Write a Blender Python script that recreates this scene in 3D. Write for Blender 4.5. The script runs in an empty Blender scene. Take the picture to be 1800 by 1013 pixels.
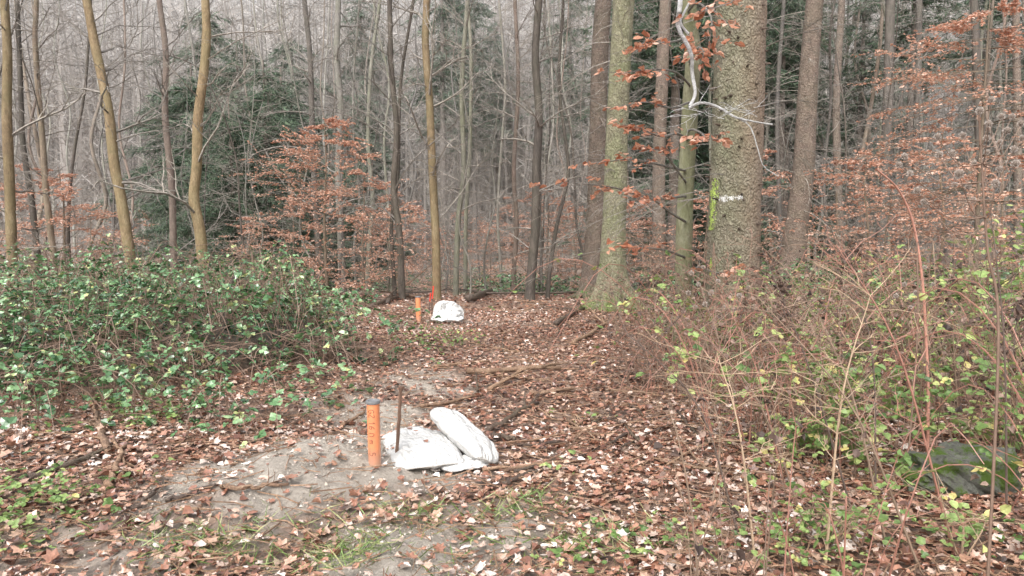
import bpy, math, random
import numpy as np
from mathutils import Vector, Matrix
rng=np.random.default_rng(11); random.seed(11)
S=bpy.context.scene; C=S.collection
F=1310.0; TH=math.atan(106.5/F)
CAM=np.array([0.,0.,1.6])
fw=np.array([0,math.cos(TH),-math.sin(TH)]); up=np.array([0,math.sin(TH),math.cos(TH)]); rt=np.array([1.,0,0])
U=random.uniform
# ---------------------------------------------------------------- noise / terrain
def h2(i,j,s):
    n=(i.astype(np.int64)*374761393+j.astype(np.int64)*668265263+s*144269504)&0x7fffffff
    n=((n^(n>>13))*1274126177)&0x7fffffff
    return ((n^(n>>16))&0xffff)/65535.
def vn(x,y,s=0):
    x=np.asarray(x,float);y=np.asarray(y,float)
    i=np.floor(x);j=np.floor(y);a=x-i;b=y-j;a=a*a*(3-2*a);b=b*b*(3-2*b)
    return (h2(i,j,s)*(1-a)+h2(i+1,j,s)*a)*(1-b)+(h2(i,j+1,s)*(1-a)+h2(i+1,j+1,s)*a)*b
def ss(a,b,x):
    t=np.clip((np.asarray(x,float)-a)/(b-a),0,1); return t*t*(3-2*t)
def mound(x,y):
    x=np.asarray(x,float);y=np.asarray(y,float)
    xb=np.where(y<8.7,-1.85-0.55*(8.7-y),-1.85-0.2*(y-8.7))+1.4*(vn(x*1.3,y*1.3,5)-.5)+.6*(vn(x*4,y*4,15)-.5)
    yf=6.5+1.4*(vn(x*1.3,y*.5,6)-.5)+.7*(vn(x*4,y*2,16)-.5)
    m=ss(0,1.5,xb-x)*ss(0,1.7,y-yf)*(1-ss(14.5,17,y))
    hh=.46+.026*(y-7)+.7*(vn(x*1.1,y*.9,7)-.5)+.4*(vn(x*2.8,y*2.8,8)-.5)
    return m*np.maximum(hh,.08)
def sandm(x,y):
    x=np.asarray(x,float);y=np.asarray(y,float)
    def e(cx,cy,rx,ry): return 1-np.sqrt(((x-cx)/rx)**2+((y-cy)/ry)**2)
    v=np.maximum.reduce([e(-1.05,4.95,.95,.85)*1.5,e(-1.4,4.4,1.0,.65)*1.2,e(-.5,3.5,.95,.95)*.8,e(-1.1,6.3,.7,1.1)*.7,e(-.2,2.4,1.2,.7)*.6,e(-2.0,3.6,1.2,.7)*.4,e(-.9,7.6,.8,1.2)*.5,e(-1.3,12.3,.9,.8)*.3])
    return np.clip(v*1.6+.8*(vn(x*4,y*4,9)-.5)+.45*(vn(x*11,y*11,10)-.5),0,1)
def H0(x,y):
    x=np.asarray(x,float);y=np.asarray(y,float)
    h=.14*(vn(x*.45,y*.45,1)-.5)+.08*(vn(x*1.7,y*1.7,2)-.5)+.03*(vn(x*6,y*6,3)-.5)
    h=h+.13*np.exp(-(((x+1.15)/.55)**2+((y-4.95)/.45)**2))+.09*np.exp(-(((x+1.45)/.5)**2+((y-4.4)/.35)**2))
    h=h-1.1*ss(15,32,y)+.25*ss(2,6,x)*ss(4,9,y)
    t=np.maximum(y-48,0); hill=.44*(np.sqrt(t*t+120)-11.0)
    hill=np.where(t>0,hill,0); hill=np.maximum(hill,0)
    hill=np.minimum(hill,46+4*(vn(x*.02,y*.02,12)-.5)+0.02*t)
    return h+hill*(.86+.25*vn(x*.015,y*.012,13))+ss(25,60,y)*1.5*(vn(x*.08,y*.08,14)-.5)
def H(x,y): return H0(x,y)+.42*mound(x,y)
def Hf(x,y): return float(H(np.array([x]),np.array([y]))[0])
def ray(px,py): return fw+rt*(px-900)/F+up*(506.5-py)/F
def P(px,py,Y):
    r=ray(px,py); return CAM+r*(Y/r[1])
def G(px,py):
    r=ray(px,py); t=np.concatenate([np.arange(1.5,14,.01),np.arange(14,120,.05)])
    p=CAM[None]+r[None]*t[:,None]; k=np.argmax(p[:,2]<=H(p[:,0],p[:,1])); return p[k]
def pxof(x,y): return 900+F*x/(y*math.cos(TH)+1e-6)
# ---------------------------------------------------------------- mesh builder
class MB:
    def __init__(s): s.v=[];s.t3=[];s.q4=[];s.t=[];s.n=0
    def add(s,V,tris=None,quads=None,tint=.5):
        V=np.asarray(V,float).reshape(-1,3)
        if tris is not None and len(tris): s.t3.append(np.asarray(tris,np.int64).reshape(-1,3)+s.n)
        if quads is not None and len(quads): s.q4.append(np.asarray(quads,np.int64).reshape(-1,4)+s.n)
        s.t.append(np.broadcast_to(np.asarray(tint,float),(len(V),)) ); s.v.append(V); s.n+=len(V)
    def build(s,name,mat,parent=None,org=None,smooth=False,extra=None):
        V=np.concatenate(s.v) if s.v else np.zeros((0,3))
        if org is not None: V=V-np.asarray(org,float)
        t3=np.concatenate(s.t3) if s.t3 else np.zeros((0,3),np.int64)
        q4=np.concatenate(s.q4) if s.q4 else np.zeros((0,4),np.int64)
        me=bpy.data.meshes.new(name); me.vertices.add(len(V)); me.vertices.foreach_set('co',V.astype(np.float32).ravel())
        nl=t3.size+q4.size; me.loops.add(nl)
        me.loops.foreach_set('vertex_index',np.concatenate([t3.ravel(),q4.ravel()]).astype(np.int32))
        nf=len(t3)+len(q4); me.polygons.add(nf)
        st=np.concatenate([np.arange(len(t3))*3,t3.size+np.arange(len(q4))*4]).astype(np.int32)
        me.polygons.foreach_set('loop_start',st)
        me.polygons.foreach_set('use_smooth',np.full(nf,smooth))
        me.update(calc_edges=True)
        a=me.attributes.new('tint','FLOAT','POINT'); a.data.foreach_set('value',np.concatenate(s.t).astype(np.float32))
        if extra:
            for k,arr in extra.items():
                a=me.attributes.new(k,'FLOAT','POINT'); a.data.foreach_set('value',arr.astype(np.float32))
        me.materials.append(mat)
        o=bpy.data.objects.new(name,me); C.objects.link(o)
        if parent is not None: o.parent=parent
        elif org is not None: o.location=org
        return o
def tag(o,label=None,cat=None,group=None,kind=None):
    if label: o['label']=label
    if cat: o['category']=cat
    if group: o['group']=group
    if kind: o['kind']=kind
    return o
def thing(name,loc,label,cat,group=None):
    o=bpy.data.objects.new(name,None); C.objects.link(o); o.location=[float(v) for v in loc]; o.empty_display_size=.1
    return tag(o,label,cat,group)
def dup(root,loc,rz,sc=1.,label=None,group=None,sz=None):
    r=root.copy(); C.objects.link(r); r.location=loc; r.rotation_euler=(0,0,rz); r.scale=(sc,sc,sz or sc)
    if label: r['label']=label
    if group: r['group']=group
    for ch in list(root.children):
        c=ch.copy(); C.objects.link(c); c.parent=r
    return r
_qc={}
def tube(mb,pts,rad,sides=5,tint=.5,cap=False,rough=0):
    Pn=np.array(pts,float); n=len(Pn); T=np.gradient(Pn,axis=0); T/=np.linalg.norm(T,axis=1)[:,None]+1e-9
    m=T.mean(0); ref=np.array([1.,0,0]) if abs(m[2])>.75*np.linalg.norm(m) else np.array([0,0,1.])
    X=np.cross(T,ref); X/=np.linalg.norm(X,axis=1)[:,None]+1e-9; Yv=np.cross(T,X)
    a=2*np.pi*np.arange(sides)/sides; rad=np.broadcast_to(np.asarray(rad,float),(n,))
    R=rad[:,None]*np.ones(sides)
    if rough: R=R*(1+rough*(rng.random((n,sides))-.5))
    V=Pn[:,None]+R[...,None]*(np.cos(a)[None,:,None]*X[:,None]+np.sin(a)[None,:,None]*Yv[:,None])
    k=(n,sides)
    if k not in _qc:
        i=np.arange(n-1)[:,None]*sides; j=np.arange(sides)[None]; j2=(j+1)%sides
        _qc[k]=np.stack([i+j,i+j2,i+sides+j2,i+sides+j],-1).reshape(-1,4)
    V=V.reshape(-1,3)
    tr=None
    if cap:
        V=np.vstack([V,Pn[0],Pn[-1]]); b=n*sides; tr=[]
        for q in range(sides):
            tr.append([b,(q+1)%sides,q]); tr.append([b+1,(n-1)*sides+q,(n-1)*sides+(q+1)%sides])
    mb.add(V,tr,_qc[k],tint)
def smooth_path(pts,n):
    Pn=np.array(pts,float)
    if len(Pn)<3:
        t=np.linspace(0,1,n)[:,None]; return Pn[0]*(1-t)+Pn[-1]*t
    E=np.vstack([2*Pn[0]-Pn[1],Pn,2*Pn[-1]-Pn[-2]]); out=[]
    u=np.linspace(0,len(Pn)-1-1e-6,n)
    for q in u:
        i=int(q);t=q-i;a,b,c,d=E[i:i+4]
        out.append(.5*((2*b)+(-a+c)*t+(2*a-5*b+4*c-d)*t*t+(-a+3*b-3*c+d)*t**3))
    return np.array(out)
# leaf batches
T7=np.array([[0,0],[0,.5],[0,1],[-.33,.28],[-.27,.68],[.33,.28],[.27,.68]]); F7=np.array([[0,1,3],[1,4,3],[1,2,4],[0,5,1],[1,5,6],[1,6,2]])
T4=np.array([[0,0],[-.33,.45],[.33,.45],[0,1]]); F4=np.array([[0,3,1],[0,2,3]])
_o=[]
for k in range(14):
    a=2*math.pi*k/14-math.pi/2; rr=.52 if k%2==0 else .34
    _o.append([rr*math.cos(a)*.85,.5+rr*math.sin(a)])
TL=np.array([[0,.5]]+_o); FL=np.array([[0,1+k,1+(k+1)%14] for k in range(14)])
TN=np.array([[-.07,0],[.07,0],[0,1.]]); FN=np.array([[0,1,2]])
def nrm(a): return a/(np.linalg.norm(a,axis=-1,keepdims=True)+1e-9)
def leaves(mb,Pp,D,Nn,size,tint,tpl=T7,fc=F7,curl=.25,wid=1.):
    N=len(Pp)
    if N==0: return
    D=nrm(D); X=nrm(np.cross(D,Nn)); Nz=np.cross(X,D)
    size=np.broadcast_to(size,(N,)); c1=rng.normal(0,curl,N)+curl*.6; c2=rng.normal(0,curl,N); w=np.broadcast_to(wid,(N,))
    tx=tpl[:,0][None]*w[:,None]; ty=tpl[:,1][None]
    tz=c1[:,None]*np.abs(tx)*1.3+c2[:,None]*((ty-.5)**2)*1.6
    V=Pp[:,None]+size[:,None,None]*(tx[...,None]*X[:,None]+(ty[...,None])*D[:,None]+tz[...,None]*Nz[:,None])
    k=len(tpl); Fc=(fc[None]+(np.arange(N)*k)[:,None,None]).reshape(-1,3)
    mb.add(V.reshape(-1,3),Fc,None,np.repeat(np.broadcast_to(tint,(N,)),k))
def rhor(N,up_mean=0,up_sd=.2):
    a=rng.random(N)*2*np.pi; return nrm(np.stack([np.cos(a),np.sin(a),rng.normal(up_mean,up_sd,N)],-1))
def rup(N,sd=.3): return nrm(np.stack([rng.normal(0,sd,N),rng.normal(0,sd,N),np.ones(N)],-1))
# ---------------------------------------------------------------- materials
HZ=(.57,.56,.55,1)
def new(name):
    m=bpy.data.materials.new(name); m.use_nodes=True; nt=m.node_tree; b=nt.nodes['Principled BSDF']; return m,nt,b
def nd(nt,t,**k):
    n=nt.nodes.new(t)
    for a,v in k.items(): setattr(n,a,v)
    return n
def ramp(nt,fac,stops):
    r=nd(nt,'ShaderNodeValToRGB'); e=r.color_ramp.elements
    while len(e)>1: e.remove(e[-1])
    e[0].position=stops[0][0]; e[0].color=(*stops[0][1],1)
    for p,c in stops[1:]:
        x=e.new(p); x.color=(*c,1)
    nt.links.new(fac,r.inputs[0]); return r.outputs[0]
def noise(nt,vec,scale,detail=4,rough=.6):
    n=nd(nt,'ShaderNodeTexNoise'); n.inputs['Scale'].default_value=scale; n.inputs['Detail'].default_value=detail; n.inputs['Roughness'].default_value=rough
    if vec is not None: nt.links.new(vec,n.inputs['Vector'])
    return n.outputs[0]
def mapr(nt,v,a,b,c=0,d=1):
    n=nd(nt,'ShaderNodeMapRange'); n.inputs[1].default_value=a;n.inputs[2].default_value=b;n.inputs[3].default_value=c;n.inputs[4].default_value=d
    nt.links.new(v,n.inputs[0]); return n.outputs[0]
def mix(nt,f,a,b,mode='MIX'):
    n=nd(nt,'ShaderNodeMix',data_type='RGBA',blend_type=mode)
    for s,v in ((n.inputs[0],f),(n.inputs[6],a),(n.inputs[7],b)):
        if isinstance(v,(int,float)): s.default_value=v
        elif isinstance(v,tuple): s.default_value=v if len(v)==4 else (*v,1)
        else: nt.links.new(v,s)
    return n.outputs[2]
def math_(nt,op,a,b):
    n=nd(nt,'ShaderNodeMath',operation=op)
    for s,v in ((n.inputs[0],a),(n.inputs[1],b)):
        if isinstance(v,(int,float)): s.default_value=v
        else: nt.links.new(v,s)
    return n.outputs[0]
def aerial(nt,col,amt=.82):   # distance haze painted into the base colour, rising along world Y
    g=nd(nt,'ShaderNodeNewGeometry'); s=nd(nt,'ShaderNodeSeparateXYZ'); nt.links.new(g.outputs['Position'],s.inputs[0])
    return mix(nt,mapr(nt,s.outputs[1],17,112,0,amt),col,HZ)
def bump(nt,b,h,st,dist=.01):
    n=nd(nt,'ShaderNodeBump'); n.inputs['Strength'].default_value=st; n.inputs['Distance'].default_value=dist
    nt.links.new(h,n.inputs['Height']); nt.links.new(n.outputs[0],b.inputs['Normal'])
def bark(name,c0,c1,c2,moss=(.13,.14,.05),mossamt=.5,scale=9,stretch=.35,basemoss=0,scaly=False,rough=.75,side=False):
    m,nt,b=new(name); tc=nd(nt,'ShaderNodeTexCoord'); mp=nd(nt,'ShaderNodeMapping'); mp.inputs['Scale'].default_value=(1,1,stretch)
    nt.links.new(tc.outputs['Object'],mp.inputs[0]); v=mp.outputs[0]
    n1=noise(nt,v,scale,6,.7); col=ramp(nt,n1,[(.3,c0),(.5,c1),(.7,c2)])
    n2=noise(nt,v,scale*6,4,.7); col=mix(nt,.55,col,ramp(nt,n2,[(.3,(.35,.33,.3)),(.7,(1.5,1.5,1.5))]),'MULTIPLY')
    n3=noise(nt,tc.outputs['Object'],1.8,5,.65); col=mix(nt,mapr(nt,n3,.42,.62,0,mossamt),col,moss)
    hgt=math_(nt,'ADD',n1,math_(nt,'MULTIPLY',n2,.6))
    if scaly:
        vo=nd(nt,'ShaderNodeTexVoronoi'); vo.inputs['Scale'].default_value=38; nt.links.new(v,vo.inputs['Vector'])
        wv=nd(nt,'ShaderNodeVectorMath',operation='ADD'); nz=nd(nt,'ShaderNodeTexNoise'); nz.inputs['Scale'].default_value=14; nt.links.new(v,nz.inputs['Vector'])
        sc_=nd(nt,'ShaderNodeVectorMath',operation='SCALE'); sc_.inputs['Scale'].default_value=.09; nt.links.new(nz.outputs['Color'],sc_.inputs[0])
        nt.links.new(v,wv.inputs[0]); nt.links.new(sc_.outputs[0],wv.inputs[1]); nt.links.new(wv.outputs[0],vo.inputs['Vector'])
        sp=ramp(nt,vo.outputs['Distance'],[(0,(1.25,1.25,1.25)),(.55,(.5,.46,.43))]); col=mix(nt,.65,col,sp,'MULTIPLY')
        hgt=math_(nt,'SUBTRACT',hgt,vo.outputs['Distance'])
        n5=noise(nt,tc.outputs['Object'],28,5,.8); col=mix(nt,mapr(nt,n5,.58,.7,0,.6),col,(.48,.47,.4))
        n6=noise(nt,tc.outputs['Object'],4,6,.75); col=mix(nt,mapr(nt,n6,.52,.68,0,.55),col,(.115,.10,.075))
    if side:
        sx=nd(nt,'ShaderNodeSeparateXYZ'); nt.links.new(tc.outputs['Object'],sx.inputs[0])
        q=math_(nt,'ADD',sx.outputs[0],math_(nt,'MULTIPLY',n3,1.0))
        col=mix(nt,mapr(nt,q,.42,.78,0,.5),col,(.27,.16,.125))
    if basemoss:
        sx=nd(nt,'ShaderNodeSeparateXYZ'); nt.links.new(tc.outputs['Object'],sx.inputs[0])
        q=math_(nt,'ADD',sx.outputs[2],math_(nt,'MULTIPLY',noise(nt,tc.outputs['Object'],6,5,.7),1.4))
        col=mix(nt,mapr(nt,q,.85,1.25,basemoss,0),col,(.08,.12,.02))
    oi=nd(nt,'ShaderNodeObjectInfo'); col=mix(nt,.6,col,ramp(nt,oi.outputs['Random'],[(0,(.65,.65,.65)),(1,(1.35,1.3,1.25))]),'MULTIPLY')
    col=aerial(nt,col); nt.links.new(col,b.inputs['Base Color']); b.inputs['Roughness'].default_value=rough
    bump(nt,b,hgt,1.,.025); return m
def leafm(name,stops,rough=.4,trans=.2,air=True,spec=.5,blotch=.5):
    m,nt,b=new(name); at=nd(nt,'ShaderNodeAttribute',attribute_name='tint')
    col=ramp(nt,at.outputs['Fac'],stops); g=nd(nt,'ShaderNodeNewGeometry')
    col=mix(nt,blotch,col,ramp(nt,noise(nt,g.outputs['Position'],60,2,.6),[(.3,(.5,.5,.5)),(.7,(1.4,1.4,1.4))]),'MULTIPLY')
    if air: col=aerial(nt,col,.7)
    nt.links.new(col,b.inputs['Base Color']); b.inputs['Roughness'].default_value=rough; b.inputs['Specular IOR Level'].default_value=spec
    if trans:
        t=nd(nt,'ShaderNodeBsdfTranslucent'); nt.links.new(col,t.inputs[0]); mx=nd(nt,'ShaderNodeMixShader'); mx.inputs[0].default_value=trans
        nt.links.new(b.outputs[0],mx.inputs[1]); nt.links.new(t.outputs[0],mx.inputs[2]); nt.links.new(mx.outputs[0],nt.nodes['Material Output'].inputs[0])
    return m
def plain(name,c,rough=.5,var=.4,scale=30,bmp=.2,metal=0):
    m,nt,b=new(name); tc=nd(nt,'ShaderNodeTexCoord'); n=noise(nt,tc.outputs['Object'],scale,5,.65)
    col=mix(nt,var,c,ramp(nt,n,[(.3,(.4,.38,.36)),(.7,(1.4,1.4,1.4))]),'MULTIPLY'); nt.links.new(col,b.inputs['Base Color'])
    b.inputs['Roughness'].default_value=rough; b.inputs['Metallic'].default_value=metal; bump(nt,b,n,bmp,.005); return m
B_olive=bark('bark_olive',(.12,.085,.045),(.22,.155,.085),(.33,.26,.16),(.2,.17,.08),.5,7,.4)
B_dark=bark('bark_dark',(.035,.03,.025),(.08,.065,.053),(.145,.12,.103),(.09,.09,.055),.3,8,.3)
B_brown=bark('bark_brown',(.11,.082,.06),(.2,.15,.108),(.3,.235,.18),(.15,.14,.08),.4,8,.3)
B_grey=bark('bark_grey',(.12,.11,.095),(.22,.205,.18),(.33,.31,.28),(.16,.17,.11),.5,8,.3)
B_gg=bark('bark_greengrey',(.11,.11,.085),(.21,.205,.155),(.3,.29,.235),(.18,.195,.11),.5,8,.3)
B_red=bark('bark_redbrown',(.12,.083,.062),(.22,.155,.12),(.3,.225,.18),(.14,.13,.08),.3,8,.3)
B_spr=bark('spruce_bark',(.15,.135,.095),(.28,.255,.185),(.41,.385,.30),(.22,.235,.14),.7,7,.7,0,True,.8,True)
B_spr2=bark('spruce_bark_mossy_foot',(.14,.135,.09),(.25,.245,.165),(.37,.36,.26),(.19,.215,.11),.7,7,.6,.92,True,.8)
B_spr3=bark('spruce_bark_red',(.13,.10,.08),(.23,.175,.14),(.33,.27,.215),(.17,.155,.10),.4,7,.6,.5,True,.8)
B_moss=bark('mossy_beech_bark',(.12,.11,.07),(.22,.21,.13),(.35,.34,.25),(.17,.19,.08),.6,6,.5,.5)
B_twig=bark('twig_bark',(.13,.115,.10),(.25,.225,.20),(.4,.375,.345),(.2,.2,.13),.2,12,1)
B_lich=bark('lichen_twig',(.25,.24,.24),(.5,.5,.51),(.7,.71,.72),(.36,.38,.3),.3,25,1)
B_stick=bark('fallen_wood',(.12,.07,.05),(.29,.18,.115),(.48,.33,.23),(.2,.16,.09),.2,14,1)
B_stickd=bark('wet_dark_wood',(.04,.027,.022),(.095,.065,.05),(.17,.125,.1),(.08,.08,.035),.3,14,1,rough=.45)
L_litter=leafm('leaf_litter',[(0,(.06,.028,.02)),(.2,(.15,.065,.042)),(.42,(.27,.125,.08)),(.6,(.38,.2,.13)),(.75,(.44,.295,.215)),(.9,(.53,.42,.36)),(1,(.62,.54,.485))],.25,0,True,.9,.6)
L_beech=leafm('copper_leaf',[(0,(.42,.2,.13)),(.35,(.62,.34,.23)),(.7,(.76,.48,.36)),(1,(.84,.64,.53))],.45,.4,True,.4,.3)
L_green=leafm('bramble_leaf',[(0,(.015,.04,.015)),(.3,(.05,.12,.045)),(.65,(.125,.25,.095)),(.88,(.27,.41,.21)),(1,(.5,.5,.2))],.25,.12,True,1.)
L_yg=leafm('young_leaf',[(0,(.06,.11,.035)),(.4,(.16,.255,.075)),(.8,(.31,.41,.14)),(.95,(.5,.52,.2)),(1,(.62,.52,.2))],.42,.3)
L_dry=leafm('withered_leaf',[(0,(.04,.028,.024)),(.5,(.14,.09,.07)),(1,(.32,.22,.17))],.7,.1)
L_need=leafm('spruce_needle',[(0,(.025,.055,.028)),(.5,(.06,.12,.06)),(1,(.13,.21,.10))],.65,.25)
L_grass=leafm('grass_blade',[(0,(.08,.13,.03)),(.5,(.17,.27,.07)),(1,(.42,.4,.2))],.4,.25)
L_dist=leafm('distant_bark',[(0,(.11,.092,.078)),(.4,(.23,.2,.172)),(.7,(.37,.33,.30)),(1,(.56,.52,.49))],.8,0,True,.2,.2)
L_crumb=leafm('soil_crumb',[(0,(.2,.165,.13)),(.5,(.40,.35,.29)),(1,(.56,.51,.45))],.7,0,False,.3,.4)
S_dry=plain('dry_stem',(.235,.165,.115),.7); S_dark=plain('dark_stem',(.10,.07,.055),.7); S_redc=plain('red_cane',(.30,.145,.105),.45,.4); S_pink=plain('pale_pink_cane',(.5,.25,.19),.4,.4); S_tan=plain('tan_stem',(.38,.27,.18),.6)
# ground material
def ground_mat():
    m,nt,b=new('forest_floor'); g=nd(nt,'ShaderNodeNewGeometry'); pos=g.outputs['Position']
    vo=nd(nt,'ShaderNodeTexVoronoi'); vo.inputs['Scale'].default_value=24; nt.links.new(pos,vo.inputs['Vector'])
    sp=nd(nt,'ShaderNodeSeparateColor'); nt.links.new(vo.outputs['Color'],sp.inputs[0])
    col=ramp(nt,sp.outputs[0],[(0,(.07,.045,.034)),(.35,(.17,.10,.068)),(.7,(.28,.175,.125)),(1,(.43,.32,.25))])
    col=mix(nt,.7,col,ramp(nt,noise(nt,pos,50,6,.75),[(.3,(.4,.4,.4)),(.7,(1.4,1.35,1.3))]),'MULTIPLY')
    col=mix(nt,mapr(nt,noise(nt,pos,1.3,5,.6),.5,.7,0,.5),col,(.24,.185,.145))
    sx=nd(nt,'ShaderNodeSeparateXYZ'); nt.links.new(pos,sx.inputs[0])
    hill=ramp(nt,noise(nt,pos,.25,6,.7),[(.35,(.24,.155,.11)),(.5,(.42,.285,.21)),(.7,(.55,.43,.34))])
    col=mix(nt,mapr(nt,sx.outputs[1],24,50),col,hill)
    a=nd(nt,'ShaderNodeAttribute',attribute_name='sand'); sand=ramp(nt,noise(nt,pos,45,10,.85),[(.3,(.17,.135,.105)),(.45,(.37,.32,.265)),(.6,(.49,.44,.38)),(.75,(.62,.57,.51))])
    col=mix(nt,a.outputs['Fac'],col,sand)
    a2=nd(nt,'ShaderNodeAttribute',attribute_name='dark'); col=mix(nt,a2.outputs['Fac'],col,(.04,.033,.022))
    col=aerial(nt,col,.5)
    nt.links.new(col,b.inputs['Base Color']); b.inputs['Roughness'].default_value=.55
    bump(nt,b,math_(nt,'ADD',noise(nt,pos,28,9,.8),sp.outputs[1]),1.,.03); return m
# ---------------------------------------------------------------- ground sheet
def axis(lo,hi,fine_lo,fine_hi,step,growth):
    a=list(np.arange(fine_lo,fine_hi,step)); s=step; q=fine_hi
    while q<hi: a.append(q); s*=growth; q+=s
    a.append(hi); s=step; q=fine_lo-step; l=[]
    while q>lo: l.append(q); s*=growth; q-=s
    l.append(lo); return np.array(l[::-1]+a)
gx=axis(-320,320,-5.5,5.5,.035,1.06); gy=axis(-25,330,1.6,9,.032,1.035)
X,Y=np.meshgrid(gx,gy); Z=H(X,Y)
nx,ny=len(gx),len(gy); i=np.arange(ny-1)[:,None]*nx; j=np.arange(nx-1)[None]
q=np.stack([i+j,i+j+1,i+nx+j+1,i+nx+j],-1).reshape(-1,4)
mb=MB(); sm=sandm(X,Y); Z=Z+np.where((Y<9)&(np.abs(X)<5.5),(.04*(vn(X*14,Y*14,21)-.5)+.04*(vn(X*7,Y*7,22)-.5))*(.3+sm),0)
mb.add(np.stack([X,Y,Z],-1),None,q)
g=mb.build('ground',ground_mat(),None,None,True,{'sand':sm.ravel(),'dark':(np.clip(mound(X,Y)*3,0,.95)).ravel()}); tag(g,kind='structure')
# ---------------------------------------------------------------- leaf litter
def litter(N,x0,x1,y0,y1,tpl,fc,s0,s1,mb,frus=.78):
    x=rng.uniform(x0,x1,N); y=rng.uniform(y0,y1,N); k=(np.abs(x)<frus*y+.5)
    sd=sandm(x,y); clump=vn(x*1.6,y*1.6,31)*.7+vn(x*5,y*5,32)*.6
    k&=(rng.random(N)>sd*.86)&(mound(x,y)<.12)&(rng.random(N)<.25+clump)
    x=x[k];y=y[k];n=len(x)
    z=H(x,y)+rng.random(n)**2*.04+.004
    ti=np.clip(rng.random(n)*.82+.34*(vn(x*.8,y*.8,33)-.4)+.22*(vn(x*7,y*7,34)-.33)+.08*sandm(x,y),0,1)
    leaves(mb,np.stack([x,y,z],-1),rhor(n,.02,.18),rup(n,.27),s0+(s1-s0)*rng.random(n)**1.4,ti,tpl,fc,.34,rng.uniform(.6,1.4,n))
mb=MB()
litter(30000,-4,4,1.9,6,T7,F7,.02,.068,mb); litter(10000,-4,4,1.9,6,TL,FL,.035,.09,mb)
litter(70000,-8,9,6,14,T7,F7,.03,.075,mb); litter(38000,-16,18,14,28,T4,F4,.06,.11,mb)
tag(mb.build('leaf_litter',L_litter),'wet red and brown fallen leaves covering the forest floor','leaf litter',kind='stuff')
mb=MB(); N=26000; x=rng.uniform(-3,1,N); y=rng.uniform(2.1,8,N); k=sandm(x,y)>.2+.4*rng.random(N); x=x[k];y=y[k];n=len(x)
leaves(mb,np.stack([x,y,H(x,y)+rng.uniform(-.002,.012,n)],-1),rhor(n,0,.6),rup(n,.9),.005+.02*rng.random(n)**3,rng.random(n),T4,F4,.5,1.5)
tag(mb.build('soil_crumbs',L_crumb),'loose grey gritty crumbs of dug up soil around the near pipe','soil',kind='stuff')
mb=MB()
for _ in range(6000):
    y=2.2+13*random.random()**1.4; x=U(-.72*y,.75*y)
    if mound(x,y)>.1: continue
    if random.random()<float(sandm(x,y))*.5: continue
    a=U(0,6.28); L=U(.06,.55)*U(.4,1); z=Hf(x,y)+U(.01,.045); d=np.array([math.cos(a),math.sin(a),U(-.05,.1)]); n=np.array([-d[1],d[0],0])
    p=np.array([x,y,z]); tube(mb,[p-d*L/2,p+n*U(-.03,.03),p+d*L/2],U(.0015,.005),3,U(0,1))
tag(mb.build('twig_litter',B_stick),'small broken twigs strewn among the fallen leaves','twig litter',kind='stuff')
# ---------------------------------------------------------------- trees
ZS=[.45]
def limb(mb,p,d,L,r,depth,kids,droop=0,wander=.18,sides=4,leaf=None,spread=.9,minl=.12):
    n=5 if L>1.2 else (4 if L>.5 else 3)
    p=Vector(p); d=Vector(d).normalized(); pts=[p.copy()]; ds=[d.copy()]
    for k in range(n):
        d=(d+Vector((random.gauss(0,wander),random.gauss(0,wander),random.gauss(0,wander*.8)-droop/n))).normalized()
        p=p+d*(L/n); pts.append(p.copy()); ds.append(d.copy())
    tube(mb,[tuple(v) for v in pts],np.linspace(r,max(r*.25,.0012),n+1),sides)
    if leaf is not None and depth<=1: leaf.append((pts,ds))
    if depth>0:
        for k in range(kids):
            t=U(.2,1.)*n; i=min(int(t),n-1); q=pts[i].lerp(pts[i+1],t-i)
            s=Vector((random.gauss(0,1),random.gauss(0,1),random.gauss(0,ZS[0])))
            cd=(ds[i]+s.normalized()*spread)
            limb(mb,q,cd,max(L*U(.3,.6)*(1-.35*t/n),minl),max(r*.45,.002),depth-1,kids,droop,wander*1.15,3,leaf,spread,minl)
def twigleaves(tw,lb,per,size,hang=.25,tlo=0,thi=1,tpl=T4,fc=F4):
    Pp=[];D=[]
    for pts,ds in tw:
        m=len(pts)-1
        for k in range(per):
            t=U(.15,1)*m; i=min(int(t),m-1); q=pts[i].lerp(pts[i+1],t-i); d=ds[i]; sgn=random.choice((-1,1))
            Pp.append((q.x,q.y,q.z)); D.append((d.x*.6-d.y*sgn*.8,d.y*.6+d.x*sgn*.8,d.z*.6))
    if not Pp: return
    Pp=np.array(Pp);n=len(Pp);D=np.array(D)+np.stack([rng.normal(0,.25,n),rng.normal(0,.25,n),rng.normal(-hang,.25,n)],-1)
    leaves(lb,Pp,D,rup(n,.5),rng.uniform(.7,1.2,n)*size,rng.uniform(tlo,thi,n),tpl,fc,.3,rng.uniform(.8,1.2,n))
def trR(a,z,pz,rr,r0,flare,rough):
    lob=1+.5*flare*np.exp(-z/(r0*1.5))*np.cos(4*a+1)+.3*flare*np.exp(-z/(r0*1.5))*np.cos(7*a+2)
    ca,sa=np.cos(a),np.sin(a)
    nz=rough*(2*vn(ca*2.5+pz*1.1/(r0*8),sa*2.5+z*.7/(r0*8)+9,41)-1)+rough*.6*(2*vn(ca*7+z*6,sa*7+z*5,42)-1)
    return rr*lob*(1+nz)
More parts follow.
